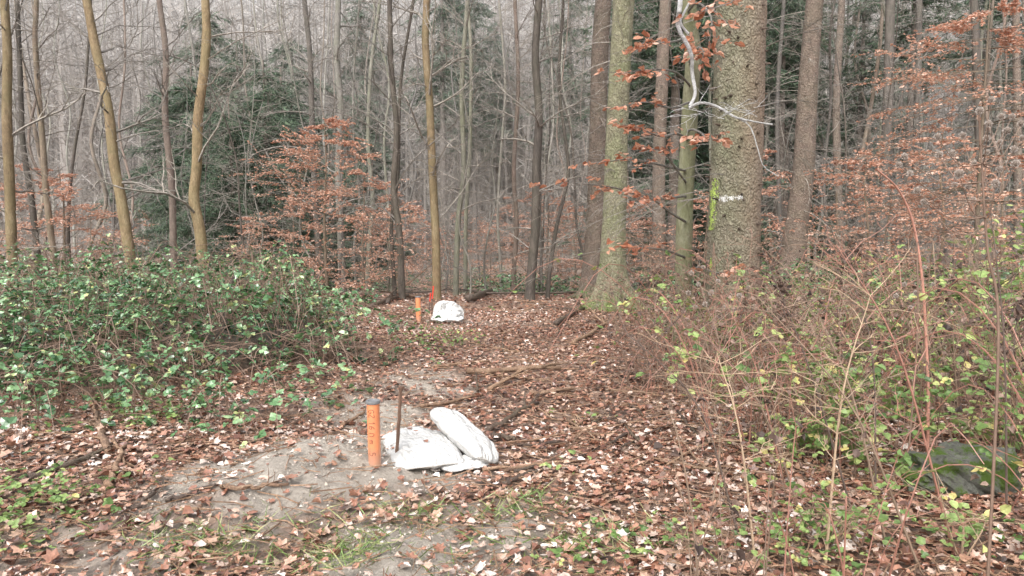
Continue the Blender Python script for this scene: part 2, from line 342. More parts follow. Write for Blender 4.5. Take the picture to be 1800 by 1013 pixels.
def trunk(mb,path,r0,r1,sides=12,n=40,flare=.3,rough=.05):
    pp=smooth_path(path,n); z=pp[:,2]-pp[0,2]; t=np.linspace(0,1,n)
    r=(r0*(1-t)+r1*t)*(1+flare*np.exp(-z/(r0*1.6)))
    a=2*np.pi*np.arange(sides)/sides
    R=trR(a[None],z[:,None],pp[:,2:3],r[:,None],r0,flare,rough)
    V=np.stack([pp[:,0:1]+R*np.cos(a),pp[:,1:2]+R*np.sin(a),np.repeat(pp[:,2:3],sides,1)],-1)
    i=np.arange(n-1)[:,None]*sides; j=np.arange(sides)[None]; j2=(j+1)%sides
    mb.add(V,None,np.stack([i+j,i+j2,i+sides+j2,i+sides+j],-1)); return pp,r
def crown(mb,pp,r,nb,zlo,Lr,kids,depth,elev=.5,droop=0,leaf=None,rr=.35,spread=.9):
    m=len(pp)
    zs=pp[:,2]-pp[0,2]; top=zs[-1]
    for _ in range(nb):
        z=U(zlo,top); i=int(np.searchsorted(zs,z)); i=min(max(i,0),m-1); a=U(0,6.283)
        e=elev+random.gauss(0,.25); d=(math.cos(a),math.sin(a),e); p=pp[i]
        limb(mb,p,d,U(*Lr),max(r[i]*rr*U(.5,1),.006),depth,kids,droop,.18,4,leaf,spread)
TREES=[
('tree','olive barked straight trunk standing at the extreme left edge','tree',[(22,470),(17,330),(12,200),(13,100),(8,0)],17,18,15,B_olive,8,.45),
('tree','dark thin trunk leaning left, just right of the olive trunk at the left edge','tree',[(68,465),(55,350),(40,250),(37,170),(30,0)],20,11,8,B_dark,9,.5),
('tree','slim brown trunk tilting left, third tree in from the left edge','tree',[(98,480),(82,350),(75,250),(62,80),(64,0)],19,12,8,B_brown,8,.5),
('tree','leaning olive yellow trunk rising out of the brambles at the left','tree',[(230,465),(213,350),(201,290),(190,190),(167,80),(152,0)],16,20,15,B_olive,7,.5),
('tree','very thin dark forked stem left of the leaning olive trunk','tree',[(122,460),(120,380),(130,270),(150,150),(160,0)],22,7,4,B_dark,9,.7),
('tree','grey brown trunk between the leaning trunk and the curved trunk','tree',[(305,450),(302,330),(290,200),(292,100),(280,0)],24,13,10,B_red,8,.5),
('tree','curved olive brown trunk with a bend halfway up behind the brambles','tree',[(357,490),(352,410),(341,350),(346,290),(348,210),(358,130),(363,60),(361,0)],15,21,15,B_olive,6,.5),
('tree','dark brown upright trunk directly above the copper leaved sapling','tree',[(560,440),(553,330),(549,230),(545,100),(535,0)],24,12,9,B_dark,9,.5),
('tree','pale grey trunk just right of the dark one over the copper sapling','tree',[(600,440),(595,300),(599,200),(592,100),(595,0)],26,14,11,B_grey,7,.5),
('tree','thin mossy stem right of the copper sapling','tree',[(648,440),(655,350),(647,250),(652,120),(668,0)],25,9,6,B_gg,9,.6),
('tree','dark upright trunk of a close pair left of the olive trunk at centre','tree',[(706,503),(702,410),(692,330),(697,230),(688,120),(685,0)],17,13,9,B_dark,9,.6),
('tree','thinner slanting stem of the dark pair left of the olive trunk at centre','tree',[(693,497),(688,400),(700,300),(704,150),(727,0)],17.6,8,5,B_dark,9,.7),
('tree','straight olive brown trunk right behind the far orange pipe','tree',[(767,505),(766,420),(760,300),(755,180),(748,80),(750,0)],17,16,13,B_olive,6,.5),
('tree','green grey slender trunk right of the olive trunk at centre','tree',[(802,470),(806,380),(815,300),(812,150),(822,0)],20,11,8,B_gg,8,.6),
('tree','thin green grey trunk close beside the slender one at centre','tree',[(818,480),(819,380),(826,260),(828,100),(822,0)],22,8,6,B_gg,8,.6),
('tree','slim red brown trunk above the small distant orange marker','tree',[(903,480),(908,390),(903,300),(911,150),(905,0)],21,9,7,B_red,8,.5),
('tree','dark brown trunk with a slight bend left of the paired spruces','tree',[(932,503),(941,400),(943,300),(947,200),(941,100),(947,0)],17.5,18,13,B_dark,8,.5),
('tree','very thin pale stem left of the dark bent trunk','tree',[(880,470),(875,380),(880,280),(888,150),(877,0)],24,6,4,B_grey,8,.7),
('tree','thin crooked dark stem between the bent trunk and the spruces','tree',[(966,480),(978,400),(990,350),(999,290),(983,150),(990,0)],18,8,5,B_dark,9,.6),
('spruce_tree','brown spruce trunk with mossy foot, behind the left of the paired spruces','tree',[(1038,512),(1046,400),(1051,250),(1054,100),(1060,0)],18.5,36,30,B_spr3,0,0),
('spruce_tree','grey green spruce trunk with flared mossy roots beside the path','tree',[(1073,543),(1079,400),(1086,200),(1096,0)],14.5,43,39,B_spr2,0,0),
('spruce_tree','red brown spruce trunk behind the copper leaves, left of the painted spruce','tree',[(1158,480),(1158,300),(1165,100),(1170,0)],22,25,21,B_spr3,0,0),
('spruce_tree','reddish spruce trunk to the right of the painted spruce','tree',[(1395,445),(1412,300),(1420,150),(1432,0)],19,42,30,B_spr3,0,0),
('tree','thin dark trunk hard against the right of the painted spruce','tree',[(1372,430),(1366,200),(1378,0)],26,9,7,B_dark,6,.3),
('spruce_tree','medium brown trunk between the reddish spruce and the copper beech','tree',[(1478,430),(1470,200),(1480,0)],25,15,12,B_spr3,0,0),
('spruce_tree','dark trunk left behind the copper beech foliage','tree',[(1550,430),(1560,200),(1565,0)],24,20,16,B_dark,0,0),
('spruce_tree','dark trunk in the middle of the copper beech foliage','tree',[(1606,430),(1612,200),(1616,0)],27,14,11,B_dark,0,0),
('spruce_tree','dark trunk rising behind the round seed heads at the right','tree',[(1725,430),(1720,200),(1712,0)],22,16,13,B_dark,0,0),
('spruce_tree','brown trunk at the extreme right edge','tree',[(1790,430),(1788,200),(1785,0)],25,15,12,B_spr3,0,0),
]
def deadtwigs(mb,pp,r,n,zlo,L=(.5,1.8),kids=4,depth=1):
    zs=pp[:,2]-pp[0,2]
    for _ in range(n):
        z=U(zlo,zs[-1]); i=min(int(np.searchsorted(zs,z)),len(pp)-1); a=U(0,6.283); d=(math.cos(a),math.sin(a),U(-.1,.3))
        p=pp[i]+np.array([d[0],d[1],0])*r[i]*.8
        limb(mb,p,d,U(*L),U(.005,.011),depth,kids,.5,.14,3,None,.6)
def wpath(pts,Y,ext=4):
    w=[P(a,b,Y) for a,b in pts]; b=w[0]
    out=[]; gz=Hf(b[0],Y)-.15
    if b[2]>gz+.25:
        dx=(w[1][0]-b[0])/(w[1][2]-b[2])*.5
        out.append(np.array([b[0]-dx*(b[2]-gz),Y,gz]))
    else: w[0][2]=gz
    out+=w; t=w[-1]; dd=w[-1]-w[-2]; dd=dd/np.linalg.norm(dd); out.append(t+dd*ext); return out
for nm,lab,cat,pts,Yd,w0,w1,mt,nb,el in TREES:
    path=wpath(pts,Yd); base=path[0]; rt_=thing(nm,base,lab,cat)
    r0=w0*Yd/F/2; r1=w1*Yd/F/2*.85; mb=MB(); big=w0>24
    pp,r=trunk(mb,path,r0,r1,36 if big else 10,130 if big else 44,(1.7 if mt is B_spr2 else .6) if big else .25,.05)
    mb.build('trunk',mt,rt_,base,True)
    if mt is B_spr2 or 'mossy foot' in lab:
        for a_ in (-2.9,-2.1,-1.3,-.5,.2,3.6):
            L=U(.45,.95); R_=[]
            for t in np.linspace(0,1,9):
                aa_=a_+.35*math.sin(t*3+a_); x=base[0]+math.cos(aa_)*(r0*.9+L*t); y=base[1]+math.sin(aa_)*(r0*.9+L*t); R_.append((x,y,Hf(x,y)+.10*(1-t)**2+.015-.05*t))
            mb=MB(); tube(mb,R_,np.linspace(.085,.02,9),8,.5,True,.2); mb.build('root',mt,rt_,base,True)
    mb=MB()
    if nm=='spruce_tree': deadtwigs(mb,pp,r,64,1.0,(.5,2.2),6,1); mb.build('dead_branches',B_twig,rt_,base)
    else: crown(mb,pp,r,int(nb*2.8)+6,1.2,(.6,2.5),5,2,el); mb.build('crown',B_twig,rt_,base)
# ---- painted spruce
path=wpath([(1284,622),(1290,400),(1297,200),(1303,0)],9.3,5); base=path[0]
big=thing('spruce_tree',base,'thickest spruce trunk, marked with yellow green spray paint and a white dash','tree')
mb=MB(); r0=45*9.3/F; FL_,RG_=.16,.035; pp,r=trunk(mb,path,r0,r0*.9,96,220,FL_,RG_)
mb.build('trunk',B_spr,big,base,True)
for _ in range(70):
    i=random.randint(15,170); a=U(0,6.283) if _>45 else U(math.radians(165),math.radians(342)); d=Vector((math.cos(a),math.sin(a),U(-.1,.3))); p=pp[i]+np.array([d.x,d.y,0])*r[i]*.93
    mb=MB(); L=U(.03,.13); tube(mb,[p,p+np.array(d)*L*.6,p+np.array(d)*L+np.array([0,0,-.01])],[U(.016,.028),.012,.008],6,.5,True)
    mb.build('branch_stub',B_stickd,big,base)
mb=MB(); deadtwigs(mb,pp,r,40,2.0,(.8,2.8),6,2); mb.build('dead_branches',B_twig,big,base)
def paint(name,mat,z0,z1,a0,a1,seed,thr,shape):
    st=.004; zz=np.arange(z0,z1,st); rr=r0*.97
    aa=np.arange(a0,a1,st/rr)
    A,Zg=np.meshgrid(aa,zz)
    dens=shape((A-a0)/(a1-a0),(Zg-z0)/(z1-z0))+.8*(vn(A*rr*30,Zg*22,seed)-.5)+1.3*(vn(A*rr*130,Zg*130,seed+1)-.5)
    ii,jj=np.where(dens>thr)
    if not len(ii): return
    out=[]
    for dz,da in ((0,0),(0,1),(1,1),(1,0)):
        z=zz[ii]+dz*st; a=aa[jj]+da*st/rr
        cx=np.interp(z,pp[:,2],pp[:,0]); cy=np.interp(z,pp[:,2],pp[:,1]); rad=trR(a,z-pp[0,2],z,np.interp(z,pp[:,2],r),r0,FL_,RG_)+.003
        out.append(np.stack([cx+rad*np.cos(a),cy+rad*np.sin(a),z],-1))
    V=np.stack(out,1).reshape(-1,3); mb=MB(); mb.add(V,None,np.arange(len(V)).reshape(-1,4)); return mb.build(name,mat,big,base)
def zpx(py): return P(1290,py,9.0)[2]
Pg=plain('green_spray',(.40,.53,.12),.75,.7,60); Pw=plain('white_spray',(.55,.55,.53),.75,.7,60)
o=paint('spray_mark',Pg,zpx(405),zpx(312),math.radians(181),math.radians(216),50,.6,lambda u,v:1.0-1.5*np.abs(u-.42-.3*(v-.5))-.6*np.abs(v-.5)); o['label']='ragged vertical yellow green paint stroke'
o=paint('spray_mark',Pw,zpx(355),zpx(343),math.radians(200),math.radians(270),60,.62,lambda u,v:1.-1.3*np.abs(v-.5-.2*(u-.5))-.8*np.abs(u-.4)); o['label']='short horizontal white paint dash'
o=paint('spray_mark',Pg,zpx(486),zpx(455),math.radians(188),math.radians(208),70,.5,lambda u,v:.9-1.6*np.abs(u-.5)-.5*np.abs(v-.5)); o['label']='small yellow green paint spot low on the trunk'
# ---- mossy beech with retained leaves and lichen branch
path=wpath([(1200,590),(1203,400),(1212,200),(1218,100),(1210,0)],10.3,4); base=path[0]
bt=thing('beech_tree',base,'mossy beech trunk with curled copper leaves and a pale crooked branch','tree')
mb=MB(); pp,r=trunk(mb,path,15*10.3/F,12*10.3/F,20,70,.3,.07); mb.build('trunk',B_moss,bt,base,True)
mb=MB(); lb=MB(); tw=[]
BR=[[(1215,62,10.2),(1190,72,8.5),(1160,76,7),(1125,82,6.4)],[(1212,150,10.2),(1190,128,8.5),(1150,122,7),(1088,130,6.3)],
[(1208,245,10.2),(1190,235,8.5),(1160,240,7.2),(1118,222,6.5)],[(1205,345,10.2),(1150,350,8.6),(1080,330,7.4),(1003,322,6.8)],
[(1203,452,10.2),(1170,440,8.6),(1140,436,7.3),(1105,428,6.8)],[(1210,20,10.2),(1225,5,8),(1250,30,6.6),(1246,80,6.2)],[(1212,110,10.2),(1225,85,8),(1237,90,6.6),(1232,110,6.3)],
[(1210,230,10.2),(1220,228,8),(1238,240,6.8),(1225,262,6.5)],[(1212,5,10.2),(1240,-20,7),(1290,0,6),(1250,15,5.8)],[(1205,390,10.2),(1180,375,8),(1150,352,7),(1120,340,6.7)],[(1204,300,10.2),(1160,290,9),(1110,280,8),(1060,285,7.5)],
[(1205,320,10.2),(1190,300,9),(1170,270,8),(1150,262,7.5)],[(1205,480,10.2),(1230,470,9),(1260,480,8),(1300,470,7.5)],[(1212,180,10.2),(1180,190,9),(1140,180,8),(1100,185,7.2)]]
for b_ in BR:
    w=smooth_path([P(a,b,c) for a,b,c in b_],10); tube(mb,w,np.linspace(.018,.003,10),5)
    pts=[Vector(v) for v in w]; ds=[(pts[min(i+1,9)]-pts[max(i-1,0)]).normalized() for i in range(10)]
    tw.append((pts[4:],ds[4:]))
    for k in range(7):
        i=random.randint(4,9); d=ds[i]+Vector((random.gauss(-.3,.6),random.gauss(0,.4),random.gauss(0,.15)))
        limb(mb,pts[i],d,U(.15,.42),.003,0,0,0,.15,3,tw)
L_beechn=leafm('near_copper_leaf',[(0,(.25,.09,.05)),(.4,(.45,.18,.10)),(.8,(.6,.32,.21)),(1,(.7,.47,.36))],.35,.4,True,.6)
mb.build('branch',B_twig,bt,base); twigleaves(tw,lb,6,.075,.2,.1,1,T7,F7); lb.build('leaves',L_beechn,bt,base)
mb=MB()
w=smooth_path([P(a,b,c) for a,b,c in [(1190,-60,7),(1196,0,6),(1192,45,6),(1214,92,6),(1217,130,6.05),(1222,165,6),(1212,187,5.95)]],22); tube(mb,w,np.linspace(.019,.012,22),7,.5,False,.25)
w=smooth_path([P(a,b,c) for a,b,c in [(1211,190,5.95),(1232,181,5.95),(1262,188,6),(1292,206,5.9),(1325,214,5.9),(1358,219,5.9)]],18); tube(mb,w,np.linspace(.014,.006,18),7,.5,False,.3)
w=smooth_path([P(a,b,c) for a,b,c in [(1290,205,5.9),(1318,222,5.9),(1332,262,5.9),(1342,292,5.9),(1368,310,5.9)]],12); tube(mb,w,np.linspace(.006,.003,12),5)
w=smooth_path([P(a,b,c) for a,b,c in [(1210,60,6),(1196,40,6),(1204,20,6.1),(1220,-10,6.2)]],12); tube(mb,w,np.linspace(.011,.007,12),6,.5,False,.3)
for k in range(16):
    p=P(U(1215,1350),U(183,215),5.93); limb(mb,p,(random.gauss(0,1),random.gauss(0,.4),random.gauss(.2,.6)),U(.08,.3),.003,1,2,0,.25,3)
mb.build('crooked_branch',B_lich,bt,base).__setitem__('label','pale lichen covered crooked bare branch')
# ---------------------------------------------------------------- copper beeches
def sapling(name,h,R,nb,kids,per,ls,label,loc,group=None,zlo=.1,tilt=0,elev=(.02,.3)):
    root=thing(name,loc,label,'tree',group); mb=MB(); lb=MB(); tw=[]; ZS[0]=.10
    path=[(0,0,-.1),(U(-.08,.08),U(-.08,.08),h*.4),(U(-.1,.1),U(-.1,.1),h*.75),(tilt,0,h)]
    m2=MB(); pp,r=trunk(m2,path,.008*h+.008,.006,7,24,.1,.05); m2.build('trunk',B_brown,root,None,True)
    for k in range(nb):
        t=zlo+(1-zlo)*(k+U(0,1))/nb; i=min(int(t*23),23); a=U(0,6.283); prof=(1-t)**.65*min(1,.45+t*2.2)
        L=R*prof*U(.6,1.2)+.2
        limb(mb,pp[i],(math.cos(a),math.sin(a),U(*elev)),L,.003+.003*L,1,kids,.15,.08,3,tw,.75)
    mb.build('branches',B_brown,root); twigleaves(tw,lb,per,ls,.08); lb.build('leaves',L_beech,root); ZS[0]=.45; return root
sp1=sapling('beech_sapling',4.0,2.4,62,12,15,.054,'conical young beech full of copper leaves behind the brambles, left of centre',(P(575,474,17)[0],17,Hf(P(575,474,17)[0],17)),None,.05)
x_=P(1720,400,11.5)[0]; sp2=sapling('beech_tree',4.8,3.0,64,13,13,.05,'large copper leaved beech with layered branches at the right',(x_,11.5,Hf(x_,11.5)),None,.25,0,(-.02,.16))
prot=[sapling('beech_sapling',3.0,1.7,28,9,10,.065,'x',(0,0,0),'g') for _ in range(3)]
SP=[(60,430,21),(110,470,19.5),(20,400,24),(640,460,21),(700,470,25),(860,460,25),(900,455,29),(960,470,22),(1010,455,24),(1110,470,20),(1145,450,24),(1240,450,19),(1330,440,21),(1470,450,20),(1560,440,18),(1180,430,30),(740,440,34),(930,430,32),(1400,430,27),(1620,440,26),(450,460,24),(1060,430,30),(820,430,34),(1650,420,17),(520,440,22),(790,450,28),(980,440,27),(1100,440,27),(1760,400,16),(1520,420,15),(160,440,26),(240,450,30),(680,440,30),(880,440,36),(1000,440,38),(1280,440,34)]
for k,(px,py,Yd) in enumerate(SP):
    x=P(px,py,Yd)[0]; z='at the left edge' if px<300 else 'left of the olive trunk at centre' if px<760 else 'between the far sack and the paired spruces' if px<1050 else 'around the painted spruce' if px<1380 else 'below the large copper beech at the right'
    lab='small copper leaved sapling in the wood '+z
    sc=U(.7,1.3)
    if k<3:
        o=prot[k]; o.location=(x,Yd,Hf(x,Yd)); o.scale=(sc,sc,sc)
    else: o=dup(prot[k%3],(x,Yd,Hf(x,Yd)),U(0,6.28),sc)
    o['label']=lab; o['group']='copper saplings '+z
# ---------------------------------------------------------------- belt of bare trees
def bare_proto(mt,h,r0,nb,zlo=1.8,Lr=(.8,3.0),el=.55,tw=B_twig,kids=5):
    root=thing('tree',(0,0,0),'x','tree','g'); mb=MB(); lx,ly=U(-1.3,1.3),U(-.8,.8)
    path=[(0,0,-.4)]+[(lx*t+random.gauss(0,.17),ly*t+random.gauss(0,.17),h*t) for t in (.1,.22,.36,.5,.66,.82,1.)]
    pp,r=trunk(mb,path,r0,r0*.3,7,34,.2,.06); mb.build('trunk',mt,root,None,True)
    mb=MB(); crown(mb,pp,r,nb,zlo,Lr,kids,2,el,0,None,.4); mb.build('crown',tw,root); return root
protos=[('slim dark',bare_proto(B_dark,16,.075,28)),('slim dark',bare_proto(B_dark,14,.05,28)),('grey',bare_proto(B_grey,18,.10,28)),('grey',bare_proto(B_grey,15,.06,28)),('brown',bare_proto(B_brown,17,.085,28)),('brown',bare_proto(B_red,14,.055,28)),('greenish',bare_proto(B_gg,17,.075,28)),
('low twiggy',bare_proto(B_dark,8,.035,44,.5,(.5,2.2),.25)),('low twiggy',bare_proto(B_grey,7,.03,44,.5,(.5,2.0),.2))]
def zone(px):
    return ('behind the leaning olive trunk at the left' if px<300 else 'behind the curved trunk and copper sapling' if px<680 else 'beyond the far white sack' if px<1000 else 'behind the paired and painted spruces' if px<1380 else 'behind the large copper beech at the right')
used=set()
for k in range(290):
    low=k>=205
    Yd=24+58*random.random()**.8 if not low else U(18,46); px=U(-60,1860)
    if 690<px<780 and Yd>30 and random.random()<.5: continue
    if px>1000 and random.random()<.3: Yd=U(22,42)
    x=P(px,400,Yd)[0]; kk=random.randrange(7) if not low else random.randrange(7,9); kn,pr=protos[kk]; z=zone(px)
    loc=(x,Yd,Hf(x,Yd)); sc=U(.75,1.3)
    if kk not in used: used.add(kk); o=pr; o.location=loc
    else: o=dup(pr,loc,U(0,6.28),sc,None,None,U(.9,1.2))
    o['label']=kn+' bare tree standing in the wood '+z; o['group']=kn+' bare trees '+z
# ---------------------------------------------------------------- spruces
def spruce_proto(h,R,z0,mt=B_spr3,dense=1.):
    root=thing('spruce_tree',(0,0,0),'x','tree','g'); mb=MB(); pp,r=trunk(mb,[(0,0,-.4),(U(-.1,.1),0,h*.5),(0,0,h)],h*.0125,.03,8,24,.2,.05); mb.build('trunk',mt,root,None,True)
    mb=MB(); PP=[];DD=[];SS=[]
    z=z0
    while z<h-.2:
        t=(z-z0)/(h-z0); L0=R*(1-t)**.5*(.7+.3*min(1,t*6))*U(.6,1.15)+.2
        for b in range(random.randint(3,6)):
            a=U(0,6.283); L=L0*U(.4,1.3); d=np.array([math.cos(a),math.sin(a),.0]); n=7
            pts=[np.array([0,0,z])+d*L*q/n+np.array([0,0,.12*L*(q/n)-.36*L*(q/n)**2]) for q in range(n+1)]
            tube(mb,pts,np.linspace(.02,.004,n+1),3)
            m=int(L*28*dense); tt=rng.random(m)**.8
            ar=np.array(pts); ii=tt*n; lo=np.minimum(ii.astype(int),n-1); p=ar[lo]+(ar[lo+1]-ar[lo])*(ii-lo)[:,None]
            side=np.array([-d[1],d[0],0])*rng.choice([-1,1],m)[:,None]
            PP.append(p); DD.append(d*.7+side*rng.uniform(.3,1,m)[:,None]+np.stack([rng.normal(0,.15,m),rng.normal(0,.15,m),rng.normal(-.35,.35,m)],-1)); SS.append(rng.uniform(.12,.4,m)*(1-.3*tt)+.08)
        z+=U(.24,.45)
    mb.build('branches',B_dark,root); lb=MB(); PP=np.concatenate(PP);DD=np.concatenate(DD);SS=np.concatenate(SS);n=len(PP)
    leaves(lb,PP,DD,rup(n,.6),SS,rng.uniform(0,1,n),np.array([[0,0],[-.09,.35],[.09,.3],[0,1]]),F4,.3)
    for _ in range(4): leaves(lb,PP+rng.normal(0,.13,(n,3)),DD+rng.normal(0,.4,(n,3)),rup(n,.8),SS*.6,rng.uniform(0,1,n),TN,FN,.2)
    lb.build('needles',L_need,root); return root
sA=spruce_proto(8.5,3.0,.5); sB=spruce_proto(10.5,3.0,.8); sC=spruce_proto(20,3.0,8.5,B_spr3,.6)
SPR=[(sA,408,28,.85,'dark green bushy spruce behind the curved trunk'),(sB,470,30,.88,'second dark spruce behind the copper sapling'),(sA,345,31,1.1,'spruce to the left behind the curved trunk'),(sB,425,37,1.15,'taller spruce behind the bushy one'),(sA,500,34,1.15,'low spruce to the right of the second dark spruce'),
(sB,640,40,.95,'spruce partly hidden by the thin mossy stem'),(sA,300,40,1.25,'dim spruce left of the bushy spruces'),(sA,610,33,.6,'small spruce behind the pale grey trunk'),(sB,375,44,1.5,'tallest dim spruce above the bushy ones'),(sB,520,46,1.4,'dim tall spruce above the copper sapling')]
seen=set()
for pr,px,Yd,sc,lab in SPR:
    x=P(px,400,Yd)[0]; loc=(x,Yd,Hf(x,Yd))
    if id(pr) not in seen: seen.add(id(pr)); o=pr; o.location=loc; o.scale=(sc,)*3
    else: o=dup(pr,loc,U(0,6.28),sc)
    o['label']=lab+', green needles to the ground'; o['group']='green spruces in the valley'
for k in range(42):
    if k<9: px=[780,835,870,640,1000,810,620,665,960][k]; Yd=[44,48,52,50,46,56,58,62,54][k]
    else: px=U(1090,1950); Yd=U(27,58)
    x=P(px,400,Yd)[0]; loc=(x,Yd,Hf(x,Yd)); sc=U(.75,1.1); hi=k<9 or k%4
    if k==0: o=sC; o.location=loc
    else: o=dup(sC if hi else sB,loc,U(0,6.28),sc if hi else sc*1.4)
    z='right of the painted spruce' if px>1300 else 'left of the painted spruce' if px>1040 else 'beyond the middle of the clearing'
    o['label']='tall dark spruce deep in the wood '+z; o['group']='tall dark spruces '+z
# ---------------------------------------------------------------- distant wood (one mass)
N=7000
y=50+135*rng.random(N)**1.15; x=rng.uniform(-1,1,N)*(.84*y+4)
n=len(x); z=H(x,y)
mb=MB(); h=rng.uniform(11,21,n); r=rng.uniform(.05,.17,n); lean=rng.normal(0,1.1,(n,2))
a=np.array([0,2.1,4.2]); base=np.stack([x,y,z-.5],-1); top=base+np.stack([lean[:,0],lean[:,1],h],-1)
ring=np.stack([np.cos(a),np.sin(a),0*a],-1)
midp=(base+top)/2+np.stack([rng.normal(0,.3,n),rng.normal(0,.3,n),0*x],-1)
V=np.concatenate([base[:,None]+ring*r[:,None,None],midp[:,None]+ring*(r*.7)[:,None,None],top[:,None]+ring*(r*.3)[:,None,None]],1)
q=np.array([[0,1,4,3],[1,2,5,4],[2,0,3,5]]); q=np.vstack([q,q+3]); Q=(q[None]+(np.arange(n)*9)[:,None,None]).reshape(-1,4)
mb.add(V.reshape(-1,3),None,Q,np.repeat(rng.random(n)*.75,9))
K=44; t=rng.uniform(.08,1,(n,K)); pb=base[:,None]+(top-base)[:,None]*t[...,None]
pb=pb.reshape(-1,3); m=len(pb); d=rhor(m,.6,.35); L=rng.uniform(.8,3.2,m)
leaves(mb,pb,d,rhor(m),L,.2+.8*rng.random(m),TN*np.array([.16,1]),FN,.3)
pb2=pb+d*(L*rng.uniform(.3,.9,m))[:,None]; leaves(mb,pb2,d+rng.normal(0,.6,(m,3)),rhor(m),L*.5,.2+.8*rng.random(m),TN*np.array([.2,1]),FN,.3)
tag(mb.build('distant_wood',L_dist),'misty mass of bare trees on the far hillside','wood',kind='stuff')
# ---------------------------------------------------------------- brambles left
def trifol(mb,Pp,size,tlo,thi,tpl,fc,upsd=.45,tilt=.0):
    n=len(Pp); D0=rhor(n,tilt,.35); Nn=rup(n,upsd); X=nrm(np.cross(D0,Nn)); ti=rng.uniform(tlo,thi,n)
    for c,s,k in ((1,0,1.),(.25,.97,.8),(.25,-.97,.8)):
        leaves(mb,Pp,D0*c+X*s,Nn+rng.normal(0,.15,(n,3)),size*k,np.clip(ti+rng.normal(0,.08,n),0,1),tpl,fc,.22,1.3)
N=50000; x=rng.uniform(-13,-1,N); y=rng.uniform(5.4,17,N); m=mound(x,y); k=(m>.02)&(np.abs(x)<.76*y+.6); x=x[k];y=y[k];m=m[k]
gap=vn(x*2.2,y*2.2,91)*.6+vn(x*5.5,y*5.5,92)*.5
k=(rng.random(len(x))<np.where(y<9.5,.95,.6))&(gap>.47+.12*rng.random(len(x))+.12*(m<.25)); x=x[k];y=y[k];m=m[k]; n=len(x)
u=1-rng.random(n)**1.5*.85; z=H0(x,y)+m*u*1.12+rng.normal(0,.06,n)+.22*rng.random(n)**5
mb=MB(); near=y<10.5
for sel,tp,fc in ((near,T7,F7),(~near,T4,F4)):
    Pp=np.stack([x,y,z],-1)[sel]; hi=u[sel]
    for lo,hh in ((0,.6),(.6,1.01)):
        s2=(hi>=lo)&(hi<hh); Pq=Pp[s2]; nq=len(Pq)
        if nq: trifol(mb,Pq,rng.uniform(.03,.09,nq)*(1 if tp is T7 else 1.05),0 if lo==0 else .12,.5 if lo==0 else .98,tp,fc,.55)  # upper leaves tinted lighter: light from above painted into the leaf colour
arcs=[]
for _ in range(700):
    y=U(5.5,14); x=U(-.72*y,-1.3); mm=float(mound(x,y))
    if mm<.04 and not (y<7.4 and x<-1.9 and random.random()<.6): continue
    z=Hf(x,y)+mm*.45; a=U(0,6.283); L=U(.3,1.1); hh=U(.12,.5); d=np.array([math.cos(a),math.sin(a)-.4])
    w=smooth_path([(x,y,z),(x+d[0]*L*.3,y+d[1]*L*.3,z+hh),(x+d[0]*L*.7,y+d[1]*L*.7,z+hh*1.05),(x+d[0]*L,y+d[1]*L,z+hh*.1)],9); arcs.append(w)
    nn=8; i=rng.integers(2,9,nn); trifol(mb,w[i]+rng.normal(0,.03,(nn,3)),rng.uniform(.035,.08,nn),.2,1 if random.random()<.12 else .93,T7,F7,.5)
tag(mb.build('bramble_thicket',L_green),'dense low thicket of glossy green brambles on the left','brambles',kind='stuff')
mb=MB()
for w in arcs: tube(mb,w,np.linspace(.0055,.002,9),3)
for _ in range(1100):
    y=U(6.0,14); x=U(-.72*y,-1.6); mm=float(mound(x,y))
    if mm<.1: continue
    z=float(H0(x,y)); a=U(0,6.283); L=U(.3,1.2); hh=mm*U(.9,1.7); d=np.array([math.cos(a),math.sin(a)])
    pts=[(x,y,z),(x+d[0]*L*.3,y+d[1]*L*.3,z+hh*.8),(x+d[0]*L*.7,y+d[1]*L*.7,z+hh),(x+d[0]*L,y+d[1]*L,z+hh*.5)]
    tube(mb,smooth_path(pts,7),U(.002,.0055),3)
for _ in range(1500):
    x=U(-5.2,-1.2); y=U(5.7,8.8); mm=float(mound(x,y))
    if mm<.01 or mm>.45: continue
    z=Hf(x,y)-.05; tube(mb,[(x,y,z),(x+U(-.2,.2),y+U(-.25,.1),z+U(.1,.35)),(x+U(-.45,.45),y+U(-.45,.1),z+U(.02,.5))],U(.0015,.0055),3)
S_mid=plain('brown_stem',(.19,.125,.09),.65)
tag(mb.build('bramble_canes',S_mid),'tangled thin brown stems under the bramble thicket','bramble canes',kind='stuff')
# low far brambles / ground weeds
mb=MB(); N=22000; x=rng.uniform(-14,24,N); y=rng.uniform(16.5,38,N); c=vn(x*.35,y*.35,51)+.3*vn(x*1.2,y*1.2,52); k=(c>.62)&(np.abs(x)<.76*y); x=x[k];y=y[k];n=len(x)
trifol(mb,np.stack([x,y,H(x,y)+rng.random(n)*.6],-1),rng.uniform(.06,.12,n),.0,.8,T4,F4)
N=9000; x=rng.uniform(2.2,10,N); y=rng.uniform(7,15,N); c=vn(x*.8,y*.8,53); k=(c>.44)&(np.abs(x)<.76*y)&((x-2.7)**2+(y-9.3)**2>.4); x=x[k];y=y[k];n=len(x)
trifol(mb,np.stack([x,y,H(x,y)+rng.random(n)**1.3*.85*ss(.38,.7,vn(x*.8,y*.8,53))],-1),rng.uniform(.04,.08,n),.1,.95,T7,F7)
tag(mb.build('undergrowth',L_green),'scattered low green undergrowth across the wood floor','undergrowth',kind='stuff')
mb=MB()
